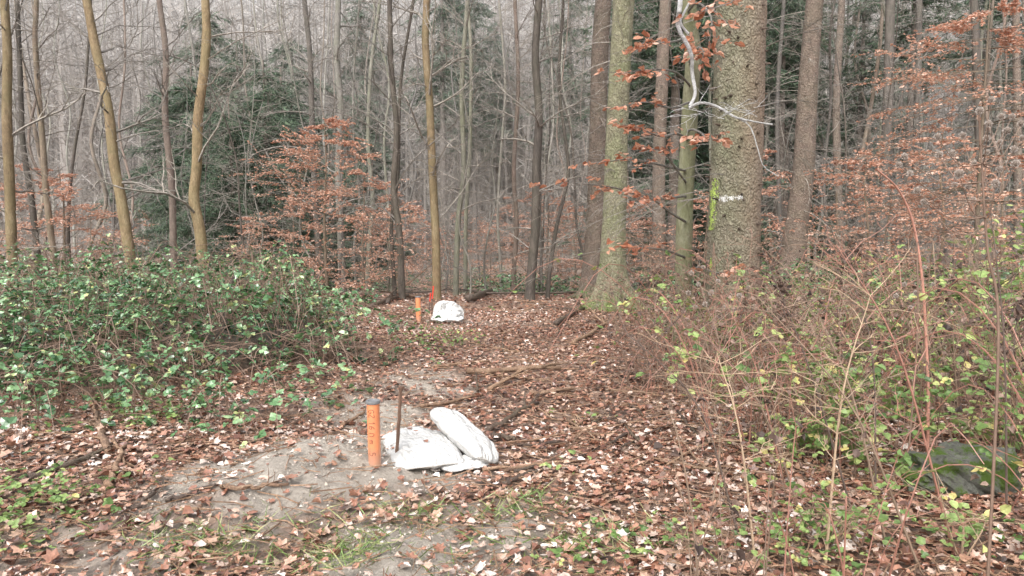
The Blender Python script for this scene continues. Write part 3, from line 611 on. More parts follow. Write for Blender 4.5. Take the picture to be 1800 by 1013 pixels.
for (px,py,nn,rad) in [(30,880,90,.35),(150,880,40,.3),(60,770,20,.3),(230,720,60,.3),(260,750,50,.25),(760,610,60,.5),(790,600,60,.4),(1390,700,60,.3),(1100,990,30,.3),(1350,960,40,.3),(1450,980,50,.3),(1200,960,25,.25),(1000,1000,10,.2),(1340,790,30,.2),(740,585,50,.5),(1700,960,50,.35),(1000,840,8,.2),(1180,600,20,.3),(20,950,30,.2),(90,900,30,.25),(290,740,40,.2)]:
    c=G(px,py); xx=c[0]+rng.normal(0,rad*.6,nn); yy=c[1]+rng.normal(0,rad*.6,nn)
    trifol(mb,np.stack([xx,yy,H(xx,yy)+rng.uniform(.02,.14,nn)],-1),rng.uniform(.025,.045,nn),.1,.9,T7,F7,.35)
tag(mb.build('ground_weeds',L_yg),'small bright green seedlings poking through the fallen leaves','seedlings',kind='stuff')
# grass
mb=MB()
for (px,py,nn,rad) in [(600,975,260,.16),(570,985,120,.2),(350,965,200,.16),(400,950,90,.15),(720,905,120,.14),(640,915,60,.2),(900,895,160,.16),(940,880,70,.12),(930,960,70,.2),(1010,965,120,.15),(1170,960,90,.2),(860,925,50,.2),(60,940,80,.2),(250,930,40,.2),(780,1000,50,.2),(500,940,50,.2),(1090,930,60,.2),(670,950,30,.3)]:
    c=G(px,py); xx=c[0]+rng.normal(0,rad,nn); yy=c[1]+rng.normal(0,rad*.6,nn); b=np.stack([xx,yy,H(xx,yy)],-1); d=rhor(nn,.4,.3); s=rng.uniform(.06,.17,nn)
    leaves(mb,b,d,rup(nn,.8),s,rng.random(nn),np.array([[-.02,0],[.02,0],[-.018,.5],[.018,.5],[0,1]]),np.array([[0,1,3],[0,3,2],[2,3,4]]),.25)
tag(mb.build('grass',L_grass),'thin tufts of green grass in the foreground litter','grass',kind='stuff')
# ---------------------------------------------------------------- right side weeds
RK=G(1700,872)
def stem(mb,b,lean,h,r,bend=.2,n=8):
    a=lean; pts=[(b[0],b[1],b[2])]; pts.append((b[0]+a[0]*h*.3,b[1]+a[1]*h*.3,b[2]+h*.45)); pts.append((b[0]+a[0]*h*.75+U(-bend,bend)*.2,b[1]+a[1]*h*.75,b[2]+h*.8)); pts.append((b[0]+a[0]*h*1.2,b[1]+a[1]*h*1.2,b[2]+h*(1-bend*.5)))
    w=smooth_path(pts,n); tube(mb,w,np.linspace(r,r*.4,n),4); return w
def clump(kind,ci=0):
    root=thing('weed',(0,0,0),'x','plant','g'); mb=MB(); lb=MB()
    if kind in('dry','tall'):
        tl=kind=='tall'
        for _ in range(7 if not tl else 5):
            w=stem(mb,(U(-.25,.25),U(-.2,.2),-.03),(U(-.8,.5),U(-.35,.35)),U(.3,1.05) if not tl else U(.8,1.6),U(.0026,.005),U(0,1.))
            for k in range(2 if not tl else 5):
                i=random.randint(2,7); limb(mb,w[i],(random.gauss(0,1),random.gauss(0,1),U(.2,1.2)),U(.08,.35),.0019,1,2,0,.2,3,None,.9,.05)
        n=22; p=np.stack([rng.normal(0,.25,n),rng.normal(0,.25,n),rng.uniform(.1,1.,n)],-1); leaves(lb,p,rhor(n,-.4,.4),rup(n,.8),rng.uniform(.02,.055,n),rng.random(n),T7,F7,.6)
        mb.build('stems',[S_dry,S_mid,S_redc,S_mid][ci%4],root); lb.build('leaves',L_dry,root)
    elif kind=='green':
        for _ in range(5):
            w=stem(mb,(U(-.2,.2),U(-.15,.15),-.03),(U(-.8,.7),U(-.4,.4)),U(.3,.95),U(.0026,.0046),U(.2,1.1))
            nn=9; t=rng.uniform(1.5,6.99,nn); i=t.astype(int); p=w[i]+(w[np.minimum(i+1,7)]-w[i])*(t-i)[:,None]+rng.normal(0,.05,(nn,3)); trifol(lb,p,rng.uniform(.03,.07,nn),.1,1.,T7,F7,.5)
        mb.build('stems',S_redc if ci%2 else S_mid,root); lb.build('leaves',L_yg,root)
    elif kind=='dark':
        for _ in range(2):
            w=stem(mb,(U(-.05,.05),U(-.05,.05),-.03),(U(-.12,.12),U(-.1,.1)),U(.8,1.2),.006,.1)
            nn=60; t=rng.uniform(2,6.99,nn); i=t.astype(int); p=w[i]+(w[np.minimum(i+1,7)]-w[i])*(t-i)[:,None]+rng.normal(0,.03,(nn,3)); leaves(lb,p,rhor(nn,-.9,.5),rup(nn,1),rng.uniform(.02,.065,nn),rng.random(nn)*.8,T7,F7,.9,.8)
        mb.build('stems',S_dark,root); lb.build('leaves',L_dry,root)
    else:
        for _ in range(4):
            a=U(0,6.283); L=U(.8,1.8); h=U(.4,1.05); d=(math.cos(a),math.sin(a))
            w=smooth_path([(0,0,-.03),(d[0]*L*.25,d[1]*L*.25,h*.75),(d[0]*L*.6,d[1]*L*.6,h),(d[0]*L,d[1]*L,h*.35)],12); tube(mb,w,np.linspace(.005,.0022,12),5)
            nn=6; i=rng.integers(3,11,nn); trifol(lb,w[i]+rng.normal(0,.03,(nn,3)),rng.uniform(.03,.065,nn),.2,1,T7,F7,.4)
        mb.build('canes',S_redc,root); lb.build('leaves',L_yg,root)
    return root
KN={'dry':('dry brown many stemmed weed',8,96),'tall':('tall dry brown weed with fine side twigs',6,40),'green':('leafy light green bramble shoot',6,62),'dark':('blackish withered weed',3,9),'red':('arching reddish bramble cane',4,30)}
def wz(px,Yd):
    if Yd<4.3: return 'nearest the camera at the lower right'
    if px<1400: return 'around the foot of the painted spruce' if Yd>7 else 'between the path and the painted spruce'
    return 'behind the mossy rock at the right'
for kd,(kl,npo,nc) in KN.items():
    ps=[clump(kd,c_) for c_ in range(npo)]
    for k in range(nc):
        while True:
            Yd=U(2.9,11); x=U(1.15,.74*Yd+.3) if .74*Yd+.3>1.2 else 1.3
            if Yd>9 and x<2.0: continue
            if kd=='dark' and Yd<4.5: continue
            if kd=='tall' and Yd<4.6: continue
            if kd=='green' and Yd<4.6 and random.random()<.6: continue
            if kd=='red' and Yd<3.6: continue
            if (kd=='dry' and random.random()<.3) : x=max(.95,x-.5)
            if kd=='green' and x<1.8 and random.random()<.6: x+=U(.5,1.5)
            if kd!='green' and float(vn(np.array([x*1.1]),np.array([Yd*1.1]),97)[0])<.34: continue
            pq=pxof(x,Yd)
            if Yd<RK[1]+.2 and 1590<pq<1830 and random.random()<.9: continue
            break
        loc=(x,Yd,Hf(x,Yd)); px=pxof(x,Yd); z=wz(px,Yd)
        if k<npo: o=ps[k]; o.location=loc; o.rotation_euler=(0,0,U(0,6.28) if kd!='tall' else U(-.6,.6))
        else: o=dup(ps[k%npo],loc,U(0,6.28) if kd!='tall' else U(-.9,.9),U(.75,1.25))
        o['label']=kl+' '+z; o['group']=kl+'s '+z
b=G(1630,812); Yb=b[1]; mb=MB(); w=smooth_path([b+[0,0,-.03],P(1632,700,Yb),P(1628,600,Yb),P(1622,500,Yb-.05),P(1607,400,Yb-.1),P(1580,335,Yb-.2),P(1540,297,Yb-.35)],30)
tube(mb,w,np.linspace(.0115,.0055,30),7); o=thing('bramble_cane',b,'tall bare pink red cane arching left at its tip, in front of the copper beech','plant'); mb.build('cane',S_pink,o,b,True)
mb=MB()
for k in range(26):
    i=random.randint(2,28); p=w[i]; d=np.array([random.gauss(0,1),random.gauss(0,1),-.3]); d/=np.linalg.norm(d); tube(mb,[p,p+d*.018,p+d*.028],[.003,.0014,.0003],3)
mb.build('thorns',S_dark,o,b)
TS=[(1330,1000,1300,760,1260,620,S_tan),(1560,960,1500,700,1440,560,S_dry),(1790,760,1740,560,1690,400,S_dry),(1500,900,1420,640,1340,440,S_dark),(1680,980,1580,620,1470,430,S_redc),(1770,900,1765,600,1740,360,S_dark),(1250,900,1265,760,1230,640,S_dry),(1450,1000,1480,700,1530,520,S_tan),(1380,850,1330,650,1290,560,S_redc),
(1300,940,1230,720,1120,600,S_dark),(1420,930,1330,700,1210,560,S_mid),(1620,1000,1500,720,1330,520,S_dry),(1540,860,1530,600,1460,400,S_dark)]
TSL=['tan leaning bare stem low beside the path','dry stem leaning left beneath the copper beech','dry stem at the right edge leaning over the rock','dark long stem leaning toward the painted spruce','reddish long stem slanting left across the weeds','dark upright stem close to the right edge','short dry stem left of the painted spruce foot','tan stem bending right in the lower right weeds','reddish stem slanting in front of the painted spruce','dark stem leaning far left over the path edge','brown stem crossing low in front of the beech trunk','long dry stem sweeping left from the bottom right','dark upright stem below the reddish spruce']
for k,(a,b1,c,d1,e,f,mt) in enumerate(TS):
    b=G(a,b1); mb=MB(); Yb=b[1]; w=smooth_path([b+[0,0,-.02],P(c,d1,Yb+.1),P(e,f,Yb+.25)],14); tube(mb,w,np.linspace(.007,.0022,14),5)
    for q_ in range(20): i=random.randint(4,13); limb(mb,w[i],(random.gauss(0,1),random.gauss(0,.6),U(.1,.9)),U(.1,.45),.0022,1,3,.1,.2,3,None,.8,.05)
    tag(mb.build('bare_stem',mt,None,b),TSL[k],'plant stem')
# seed-head plants
S_burr=leafm('burr_spines',[(0,(.10,.08,.06)),(.4,(.36,.29,.24)),(1,(.78,.73,.68))],.7,.3,False,.3,.2)
def head_mesh():
    mb=MB(); n=260; d=nrm(rng.normal(0,1,(n,3))); leaves(mb,d*.007,d,nrm(rng.normal(0,1,(n,3))),rng.uniform(.008,.0115,n),.35+.65*rng.random(n),np.array([[-.15,0],[.15,0],[0,1.]]),FN,0)
    th=np.linspace(0,np.pi,9); tube(mb,np.stack([0*th,0*th,-.0115*np.cos(th)],-1),.0115*np.sin(th)+1e-4,10,.2); return mb
hm=head_mesh().build('seed_head',S_burr); HM=hm.data; bpy.data.objects.remove(hm)
def burr_plant(label,bx,Yp,heads,sc,stemtop):
    base=np.array([P(bx,400,Yp)[0],Yp,0]); base[2]=Hf(base[0],Yp); o=thing('burr_plant',base,label,'plant')
    mb=MB(); main=smooth_path([base+[0,0,-.03],P(bx+stemtop[0]*.3,600,Yp),P(bx+stemtop[0]*.7,430,Yp),P(bx+stemtop[0],stemtop[1],Yp)],24); tube(mb,main,np.linspace(.006,.003,24),6)
    for (hx,hy) in heads:
        dY=U(-.15,.25); p=P(hx,hy,Yp+dY); i=min(range(8,24),key=lambda q:abs(main[q][2]-(p[2]-.12))); s=main[i]
        mid=(s+p)/2+np.array([0,0,-.05]); w=smooth_path([s,mid,p-np.array([0,0,.005])],8); tube(mb,w,np.linspace(.0022,.0012,8),4)
        c=bpy.data.objects.new('seed_head',HM); C.objects.link(c); c.parent=o; c.location=Vector(p-base); k=sc*U(.8,1.15); c.scale=(k,k,k); c.rotation_euler=(U(0,3),U(0,3),U(0,3))
    mb.build('stems',S_mid,o,base)
H1=[(1590,275),(1600,305),(1625,355),(1648,240),(1651,272),(1674,270),(1692,238),(1686,305),(1702,328),(1710,352),(1722,195),(1742,175),(1738,218),(1760,205),(1779,205),(1795,217),(1757,250),(1770,230),(1782,262),(1735,268),(1712,287),(1750,322),(1728,325),(1757,298),(1678,325),(1612,335),(1785,288),(1797,243),(1580,290),(1735,243)]
burr_plant('tall dry plant with thirty round spiny seed heads at the upper right',1770,2.6,H1,.88,(-50,190))
H2=[(1215,480),(1228,500),(1236,470),(1250,515),(1262,495),(1240,535),(1222,540),(1300,520),(1315,505),(1290,545),(1325,540),(1272,540),(1210,515)]
burr_plant('smaller brown seed head plant before the foot of the painted spruce',1262,6.2,H2,1.4,(-10,490))
H3=[(1590,500),(1610,515),(1625,470),(1600,540),(1640,500),(1575,520)]
burr_plant('low seed head plant behind the tall red cane',1612,4.4,H3,1.,(0,480))
# big-leaved shrubs lower right
def leafy(label,bx,by,topx,topy,n,size,Yo=0,spr=90):
    b=G(bx,by); Yb=b[1]+Yo; b=np.array([P(bx,by,Yb)[0],Yb,0]); b[2]=Hf(b[0],Yb); o=thing('leafy_shrub',b,label,'plant'); mb=MB(); lb=MB()
    for k in range(4):
        w=smooth_path([b+[0,0,-.03],P((bx+topx)/2+U(-40,40),(by+topy)/2,Yb),P(topx+U(-spr,spr),topy+U(-30,120),Yb+U(-.2,.3))],12); tube(mb,w,np.linspace(.005,.002,12),5)
        nn=n//4; t=rng.uniform(3,10.9,nn); i=t.astype(int); p=w[i]+(w[i+1]-w[i])*(t-i)[:,None]; off=rhor(nn,0,.3)*rng.uniform(.02,.2,nn)[:,None]
        for q_ in range(nn): tube(mb,[p[q_],p[q_]+off[q_]],.0013,3)
        leaves(lb,p+off,off+rng.normal(0,.03,(nn,3)),rup(nn,.45),rng.uniform(.7,1.2,nn)*size,rng.uniform(.3,1,nn),T7,F7,.25,1.2)
    mb.build('stems',S_tan,o,b); lb.build('leaves',L_yg,o,b)
leafy('leafy green shrub in the lower right corner before the rock',1690,985,1700,850,50,.05,0,80)
leafy('green shrub with broad leaves rising above the mossy rock',1745,830,1710,660,100,.06,.3)
leafy('light green shrub halfway up the right edge',1790,740,1740,540,120,.06)
leafy('pale green climbing shrub below the round seed heads',1730,640,1690,400,240,.065)
leafy('yellowish green bush beside the seed heads at the right edge',1830,640,1790,350,190,.065)
leafy('small yellow leaved shoot at the foot of the painted spruce',1290,700,1285,600,24,.05,0,20)
leafy('single green sprout on the leaves right of the white sacks',1035,745,1032,715,14,.05,0,20)
leafy('yellow tipped shoot in the bramble thicket',330,660,325,600,20,.05,0,20)
leafy('green shoot with small leaves low beside the path, right of the sprout',1360,830,1370,760,40,.05,0,30)
leafy('green shoot with bigger leaves low in front of the weeds',1460,960,1470,860,50,.05,0,60)
# ---------------------------------------------------------------- rock
def rock(label,c,sx,sy,sz,mat,seed):
    import bmesh
    bm=bmesh.new(); bmesh.ops.create_icosphere(bm,subdivisions=5,radius=1)
    for v in bm.verts:
        p=np.array(v.co); m=np.max(np.abs(p))**.5; p=p/m
        k=1+.4*(float(vn(p[0]*1.8+seed,p[1]*1.8+p[2]*1.3,61))-.5)+.3*(float(vn(p[0]*4+seed+p[2]*3,p[1]*4,62))-.5)+.14*(float(vn(p[0]*11+p[2]*9,p[1]*11,63))-.5)
        v.co=Vector((p[0]*sx*k,p[1]*sy*k,p[2]*sz*k))
    me=bpy.data.meshes.new('rock'); bm.to_mesh(me); bm.free(); me.materials.append(mat)
    for f in me.polygons: f.use_smooth=False
    o=bpy.data.objects.new('rock',me); C.objects.link(o); o.location=c; return tag(o,label,'rock')
def rockmat():
    m,nt,b=new('mossy_stone'); tc=nd(nt,'ShaderNodeTexCoord'); n=noise(nt,tc.outputs['Object'],14,9,.85); col=ramp(nt,n,[(.35,(.08,.078,.065)),(.5,(.2,.2,.17)),(.65,(.36,.36,.32))])
    n2=noise(nt,tc.outputs['Object'],7,7,.75); col=mix(nt,mapr(nt,n2,.47,.56),col,(.10,.16,.03)); nt.links.new(col,b.inputs['Base Color']); bump(nt,b,n,1.,.06); b.inputs['Roughness'].default_value=.9; b.inputs['Specular IOR Level'].default_value=.2; return m
rock('grey stone block with green moss among the weeds at lower right',(RK[0],RK[1]+.1,RK[2]+.08),.30,.2,.16,rockmat(),3)
# ---------------------------------------------------------------- fallen branches
ST=[(50,852,188,795,13,B_stickd,'dark thick stick slanting at the lower left',1),(190,868,218,792,12,B_stick,'pale stick pointing up beside the dark stick at lower left',0),(190,808,168,735,13,B_stick,'stubby light brown branch piece leaning at the thicket edge',1),(385,868,505,860,10,B_stick,'brown stick lying left of the sandy mound',1),(285,890,380,860,9,B_stickd,'dark stick end left of the sandy mound',0),
(855,765,942,715,10,B_stickd,'dark wet branch right of the white sacks',1),(820,660,985,655,12,B_stick,'long pale log piece across the path',1),(930,700,1010,690,10,B_stick,'light brown stick right of the path middle',1),(880,860,962,828,10,B_stickd,'dark stick on the leaves in front right of the sacks',0),
(825,534,882,516,10,B_stickd,'dark fallen log behind the far white sack',1),(650,545,735,524,7,B_stickd,'dark branch in the brush heap left of the far orange pipe',1),(665,520,745,530,6,B_stick,'brown branch on top of the brush heap by the far pipe',1),(680,538,725,512,5,B_stickd,'broken dark stick sticking up from the brush heap',1),(900,515,965,508,7,B_stickd,'dark log lying left of the paired spruces',1),(975,575,1040,540,8,B_stickd,'forked root like branch at the foot of the mossy spruce',1),
(430,556,512,530,7,B_stickd,'dark branch resting on the bramble thicket',1),(740,720,850,700,7,B_stick,'thin brown stick behind the white sacks',0),(600,755,645,725,7,B_stick,'short stick left of the near orange pipe',0),(1005,610,1090,560,7,B_stick,'light stick below the mossy spruce',1),(870,775,905,782,12,B_stickd,'short dark wood chunk right of the sacks',0),(1150,620,1290,600,8,B_stickd,'dark branch in front of the beech foot',1),(760,650,860,640,7,B_stick,'thin pale stick on the middle of the path',0),(860,690,930,650,8,B_stick,'brown stick crossing the long pale log',1),(205,860,235,760,6,B_stick,'thin tan stick at lower left beside the pale one',0),(400,590,470,560,6,B_stickd,'dark thin branch poking from the brambles',0),(240,905,300,850,8,B_stickd,'dark stick between the pale stick and the sandy mound',1),(150,700,210,800,8,B_stick,'long brown branch sliding out of the thicket at the left',1)]
for (a,b1,c,d1,w,mt,lab,fork) in ST:
    p=G(a,b1); q_=G(c,d1); L=np.linalg.norm(q_-p); n=12; r_=w/2*((p[1]+q_[1])/2)/F; mb=MB(); pts=[]
    onb='brambles' in lab or 'thicket' in lab
    for t in np.linspace(0,1,n):
        v=p*(1-t)+q_*t; v=v+np.array([random.gauss(0,.012),random.gauss(0,.012),0]); v[2]=max(Hf(v[0],v[1])+r_*1.1,v[2]+r_*.8)+.012+(.65*float(mound(v[0],v[1])) if onb else 0); pts.append(v)
    tube(mb,pts,np.linspace(r_,r_*.6,n),8,.5,True,.25)
    if fork:
        for k in range(4): i=random.randint(3,n-2); d=(q_-p)/L+np.array([random.gauss(0,.6),random.gauss(0,.6),.15]); limb(mb,pts[i],d,L*U(.2,.4),r_*.45,1,2,.2,.15,5)
    tag(mb.build('fallen_branch',mt,None,p,True),lab,'fallen branch')
k=0
while k<120:
    px=U(480,1250); py=U(515,830) if k<80 else U(512,620); p=G(px,py)
    if float(mound(p[0],p[1]))>.05 or float(sandm(p[0],p[1]))>.4 or (620<px<880 and 690<py<860): continue
    k+=1; a=U(0,6.283); L=U(.3,1.1); mb=MB(); r_=U(.005,.014); pts=[]; cv=U(-.1,.1)
    for t in np.linspace(-.5,.5,8):
        x=p[0]+math.cos(a)*L*t+cv*math.sin(a)*t*t; y=p[1]+math.sin(a)*L*t; pts.append((x,y,Hf(x,y)+r_+U(0,.015)+.02))
    tube(mb,pts,np.linspace(r_,r_*.5,8),6,.5,True,.3)
    if random.random()<.5: limb(mb,pts[4],(math.cos(a+.6),math.sin(a+.6),.12),L*.35,r_*.5,1,2,.2,.15,4)
    z='near the white sacks' if p[1]<8 else 'on the far part of the path'
    tag(mb.build('fallen_stick',random.choice([B_stick,B_stick,B_stickd]),None,p,True),'thin broken stick lying on the leaves '+z,'stick','thin sticks '+z)
# ---------------------------------------------------------------- orange pipes
def opl():
    m,nt,b=new('orange_pvc'); tc=nd(nt,'ShaderNodeTexCoord'); sx=nd(nt,'ShaderNodeSeparateXYZ'); nt.links.new(tc.outputs['Object'],sx.inputs[0])
    n=noise(nt,tc.outputs['Object'],14,6,.7); col=ramp(nt,n,[(.3,(.58,.19,.085)),(.6,(.68,.26,.12)),(.8,(.7,.36,.21))])
    q=math_(nt,'ADD',sx.outputs[2],math_(nt,'MULTIPLY',n,.12)); col=mix(nt,mapr(nt,q,.06,.19,.8,0),col,(.32,.23,.18)); nt.links.new(col,b.inputs['Base Color']); b.inputs['Roughness'].default_value=.38; return m
OP=opl(); CAPM=plain('grey_cap',(.17,.175,.18),.5,.4,40); INK=plain('brown_marker_ink',(.15,.045,.03),.6,.1)
GL={'G':[[(.85,.85),(.5,1),(.15,.75),(.1,.35),(.4,0),(.8,.1),(.85,.45),(.5,.45)]],'Z':[[(.1,.95),(.85,.95),(.1,.05),(.9,.05)]],'1':[[(.3,.75),(.55,1),(.5,0)]],'6':[[(.75,1),(.3,.7),(.12,.3),(.4,0),(.8,.2),(.7,.5),(.2,.4)]],'m':[[(.05,0),(.1,.6)],[(.1,.45),(.3,.6),(.42,.5),(.45,0)],[(.45,.45),(.65,.6),(.8,.5),(.85,0)]],'.':[[(.4,0),(.5,.08)]],'5':[[(.8,1),(.25,1),(.2,.6),(.6,.6),(.85,.35),(.6,0),(.15,.05)]],'n':[[(.1,0),(.12,.7),(.5,.9),(.8,.6),(.8,0)]],' ':[]}
def pipe(label,base,r,h,writing=False,capr=1.12,tilt=(0,0)):
    o=thing('marker_pipe',base,label,'pipe'); o.rotation_euler=(tilt[0],tilt[1],0)
    mb=MB(); zz=[-.1]+list(np.linspace(0,h,12)); tube(mb,[(0,0,z) for z in zz],r,28)
    mb.build('pipe',OP,o,None,True)
    mb=MB(); pr=[(r*.2,h+.010),(r*.75,h+.011),(r*.8,h+.016),(r*capr,h+.016),(r*(capr+.03),h+.010),(r*(capr+.03),h-.002),(r*1.02,h-.006)]
    pr=pr[::-1]; V=[];Q=[]
    aa=np.linspace(0,2*np.pi,28,endpoint=False)
    for q,z in pr: V+= [(q*math.cos(t),q*math.sin(t),z) for t in aa]
    for i in range(len(pr)-1):
        for j in range(28): Q.append([i*28+j,i*28+(j+1)%28,(i+1)*28+(j+1)%28,(i+1)*28+j])
    V.append((0,0,h+.010)); m_=len(V)-1; mb.add(V,[[m_,(len(pr)-1)*28+j,(len(pr)-1)*28+(j+1)%28] for j in range(28)],Q); mb.build('cap',CAPM,o,None,False)
    if writing:
        mb=MB(); s=.033; u=.035
        for ch in 'GZ 16 n m ..5':
            for st_ in GL[ch]:
                P3=[]
                for (a_,b_) in smooth_path([(x_,y_,0) for x_,y_ in st_],max(6,len(st_)*3))[:,:2]:
                    z=h-u-a_*s*.85; v=(b_-.5)*s*1.1; an=-math.pi/2+v/r-.15; P3.append(((r+.0006)*math.cos(an),(r+.0006)*math.sin(an),z))
                tube(mb,P3,.0018,4)
            u+=s*(.9 if ch not in ' .' else .5)
        w=mb.build('handwriting',INK,o); w['label']='handwritten characters GZ 16 n m ..5 running down the pipe'
    return o
b=G(659,818); pipe('near orange plastic pipe with grey cap and handwriting, in the sandy mound',b,.041,.41,True,1.12,(0,-.015))
b=G(736,566); pipe('middle orange plastic pipe left of the far white sack',b,.042,.41,False,1.08,(0,-.02))
b=G(901,501); pipe('smallest and farthest orange marker pipe beyond the path',b,.05,.22,False,1.0)
RP=plain('red_paint',(.65,.05,.03),.5,.2); RU=plain('rusty_brown',(.13,.075,.05),.7,.6,60,.6)
for (a,b1,c,d1,lab) in [(758,548,762,503,'thin red tipped stake behind the far orange pipe'),(754,545,757,515,'shorter red tipped stake beside the taller one')]:
    b=G(a,b1); t=P(c,d1,b[1]); o=thing('stake',b,lab,'stake'); mb=MB(); m_=b+(t-b)*.5; tube(mb,[b-[0,0,.05],m_],.011,6); mb.build('shaft',S_dark,o,b); mb=MB(); tube(mb,[m_,t],.013,6,.5,True); mb.build('red_tip',RP,o,b)
b=G(697,808); t=P(705,680,b[1]); o=thing('stake',b,'dark rusty flat topped stake standing between the near pipe and the sacks','stake')
mb=MB(); w=[b-[0,0,.06]]+[b+(t-b)*q+np.array([U(-.002,.002),0,0]) for q in np.linspace(.02,1,10)]; tube(mb,w,[.013]*3+[.012]*8,6,.5,True,.3); mb.build('shaft',RU,o,b)
mb=MB(); tube(mb,[t-[0,0,.03],t-[0,0,.012],t,t+[0,0,.004]],[.012,.017,.02,.016],8,.5,True,.2); mb.build('head',RU,o,b)
# ---------------------------------------------------------------- sacks
def sackmat():
    m,nt,b=new('white_woven_sack'); tc=nd(nt,'ShaderNodeTexCoord'); n=noise(nt,tc.outputs['Object'],5,6,.65); col=ramp(nt,n,[(.3,(.42,.41,.385)),(.5,(.52,.515,.50)),(.7,(.58,.58,.57))])
    n3=noise(nt,tc.outputs['Object'],16,7,.8); col=mix(nt,mapr(nt,n3,.56,.74,0,.6),col,(.30,.25,.2))
    w=nd(nt,'ShaderNodeTexWave'); w.inputs['Scale'].default_value=90; nt.links.new(tc.outputs['Object'],w.inputs[0])
    n2=noise(nt,tc.outputs['Object'],9,3,.5); rd=math_(nt,'ABSOLUTE',math_(nt,'SUBTRACT',n2,.5),0); rd2=math_(nt,'ABSOLUTE',math_(nt,'SUBTRACT',noise(nt,tc.outputs['Object'],17,2,.5),.5),0)
    nt.links.new(col,b.inputs['Base Color']); b.inputs['Roughness'].default_value=.42
    bump(nt,b,math_(nt,'ADD',math_(nt,'ADD',math_(nt,'MULTIPLY',rd,2.5),rd2),math_(nt,'MULTIPLY',w.outputs[0],.04)),.75,.025); return m
SM=sackmat(); SEAM=plain('sack_stitching',(.32,.3,.27),.7,.3,80)
def ridge(x,y,s): return 1-np.abs(2*vn(x,y,s)-1)
def sack(label,c,ax,side,L,W,T,seed,crump=1.,rnd=.0,sag=0):
    ax=nrm(np.array(ax,float)); side=np.array(side,float); side=nrm(side-ax*side.dot(ax)); nn=np.cross(ax,side)
    if nn[2]<0: nn=-nn
    n=90; uu=np.sin(np.linspace(-1,1,n)*np.pi/2); A,B=np.meshgrid(uu,uu,indexing='ij')
    prof=(np.clip(1-np.abs(A)**(4.-rnd*1.2),0,1)**.5)*(np.clip(1-np.abs(B)**3.,0,1)**.5)
    lump=1+.4*(vn(A*1.6+seed,B*1.6,71)-.5)*crump
    wA=(1-rnd*.42*np.abs(A)**4)*(1-.03*np.cos(A*2.5+seed))
    wr=crump*(.012*(vn(A*3+seed,B*4+A,72)-.5)-.014*ridge(A*2.6+B*1.6+seed,B*2.4-A,73)**5-.008*ridge(A*4.5-B*2.5,B*5+seed,76)**5-.010*np.abs(A)**2*ridge(B*4.5+seed,A*.8,74)**3)
    edge=.018*crump*(vn(A*3+seed,B*3,75)-.5)
    c=np.array(c,float); mb=MB(); crn=(np.abs(A)*np.abs(B))**6*.05
    for s_ in (1,-1):
        hgt=s_*prof*T/2*lump*(1 if s_>0 else .8)+wr*np.minimum(prof*3,1)*s_+edge*.8-sag*(A**2+.5*B**2)
        V=c+(A*(L/2)*(1-crn)*(1-.05*B**2*(1+rnd*2)))[...,None]*ax+(B*(1-crn)*wA*W/2*(1+.03*vn(A*5,B*2+seed,78)))[...,None]*side+hgt[...,None]*nn
        i=np.arange(n-1)[:,None]*n; j=np.arange(n-1)[None]; q=np.stack([i+j,i+j+1,i+n+j+1,i+n+j],-1).reshape(-1,4)
        if s_<0: q=q[:,::-1]
        mb.add(V,None,q)
    o=thing('sack',c,label,'sack'); mb.build('bag',SM,o,c,True)
    mb=MB(); B1=np.linspace(-.9,.9,24)
    pts=[c+ax*(L/2*(1-.05*b_*b_*(1+rnd*2))+.002)+side*b_*W/2*(1-rnd*.42)+nn*(edge[-1,int((b_+1)/2*(n-1))]*.8-sag*(1+.5*b_*b_)) for b_ in B1]; tube(mb,pts,.004,5,.5,False,.4)
    mb.build('seam',SEAM,o,c); return o
hz=Hf(-.6,5.2)
sack('flat white filled sack lying lowest beside the rusty stake',(-.64,5.12,hz+.07),(.22,-.62,-.03),(.36,.2,.0),.74,.47,.15,2.,1.,.08,.012)
sack('puffy white sack leaning on top of the flat sack, right one of the near pair',(-.345,5.2,hz+.14),(.42,-.58,-.20),(.8,.5,-.40),.74,.29,.17,7.,.9,.6,.012)
sack('grimy white sack end peeking out from under the near pair',(-.34,4.95,Hf(-.34,4.95)+.04),(.9,.3,0),(-.3,.9,0),.34,.26,.09,4.,1.2,.3)
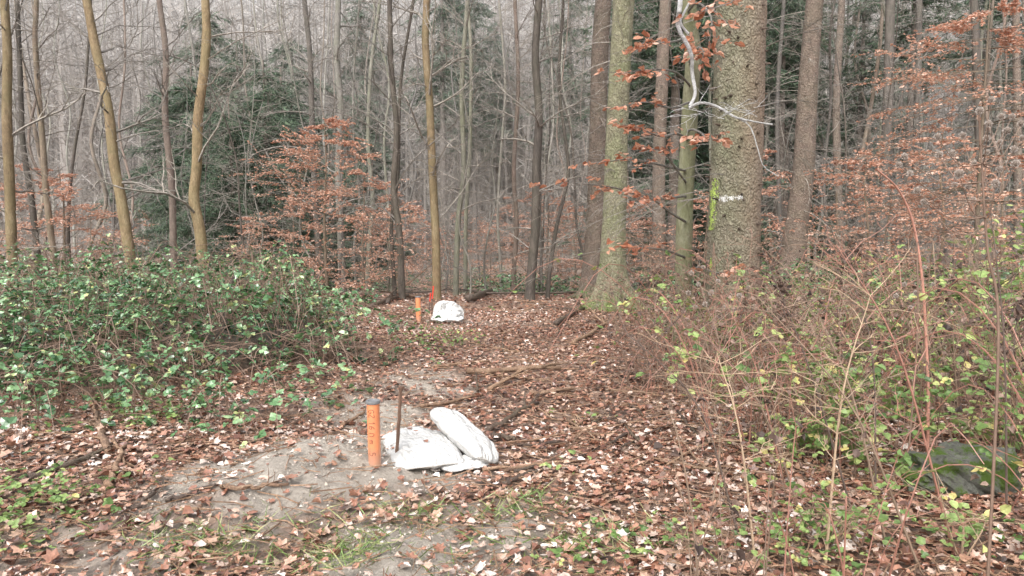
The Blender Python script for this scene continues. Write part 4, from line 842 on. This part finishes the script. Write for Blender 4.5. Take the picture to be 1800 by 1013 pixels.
c=G(788,566); sack('small crumpled white sack beside the middle orange pipe',(c[0],c[1]+.15,c[2]+.15),(.9,.1,-.25),(.1,.75,.45),.52,.46,.19,9.,3.,.15,.035)
sack('flattened white bag under the far crumpled sack',(c[0]-.02,c[1]+.05,c[2]+.05),(1,.05,0),(0,1,.05),.54,.4,.11,12.,2.2,.2)
mb=MB(); leaves(mb,np.array([[-.66,5.2,hz+.157],[-.6,5.02,hz+.152],[-.72,5.3,hz+.152],[-.76,5.1,hz+.14]]),rhor(4,0,.1),rup(4,.1),.05,np.array([.5,.4,.3,.5]),T7,F7,.2)
tag(mb.build('fallen_leaf',L_litter),'few brown leaves lying on the flat white sack','leaf litter',kind='stuff')
# ---------------------------------------------------------------- camera, light
cd=bpy.data.cameras.new('camera'); cam=bpy.data.objects.new('camera',cd); C.objects.link(cam); cam.location=(0,0,1.6); cam.rotation_euler=(math.pi/2-TH,0,0)
cd.sensor_width=36; cd.lens=F/1800*36; cd.clip_end=1500; S.camera=cam
w=bpy.data.worlds.new('World'); S.world=w; w.use_nodes=True; nt=w.node_tree; bg=nt.nodes['Background']
sk=nd(nt,'ShaderNodeTexSky',sky_type='NISHITA'); sk.sun_disc=False; sk.sun_elevation=math.radians(50); sk.sun_rotation=math.radians(200); sk.dust_density=5; sk.air_density=1
hs=nd(nt,'ShaderNodeHueSaturation'); hs.inputs['Saturation'].default_value=.3; hs.inputs['Value'].default_value=2.3; nt.links.new(sk.outputs[0],hs.inputs['Color']); nt.links.new(hs.outputs[0],bg.inputs[0]); bg.inputs[1].default_value=.15
sl=bpy.data.lights.new('sun','SUN'); sl.energy=1.5; sl.angle=math.radians(50); sl.color=(1,.985,.965); so=bpy.data.objects.new('sun',sl); C.objects.link(so)
el=math.radians(50); az=math.radians(200); so.rotation_euler=Vector((-math.sin(az)*math.cos(el),-math.cos(az)*math.cos(el),-math.sin(el))).to_track_quat('-Z','Y').to_euler()
S.view_settings.view_transform='Standard'; S.view_settings.look='None'; S.view_settings.exposure=0
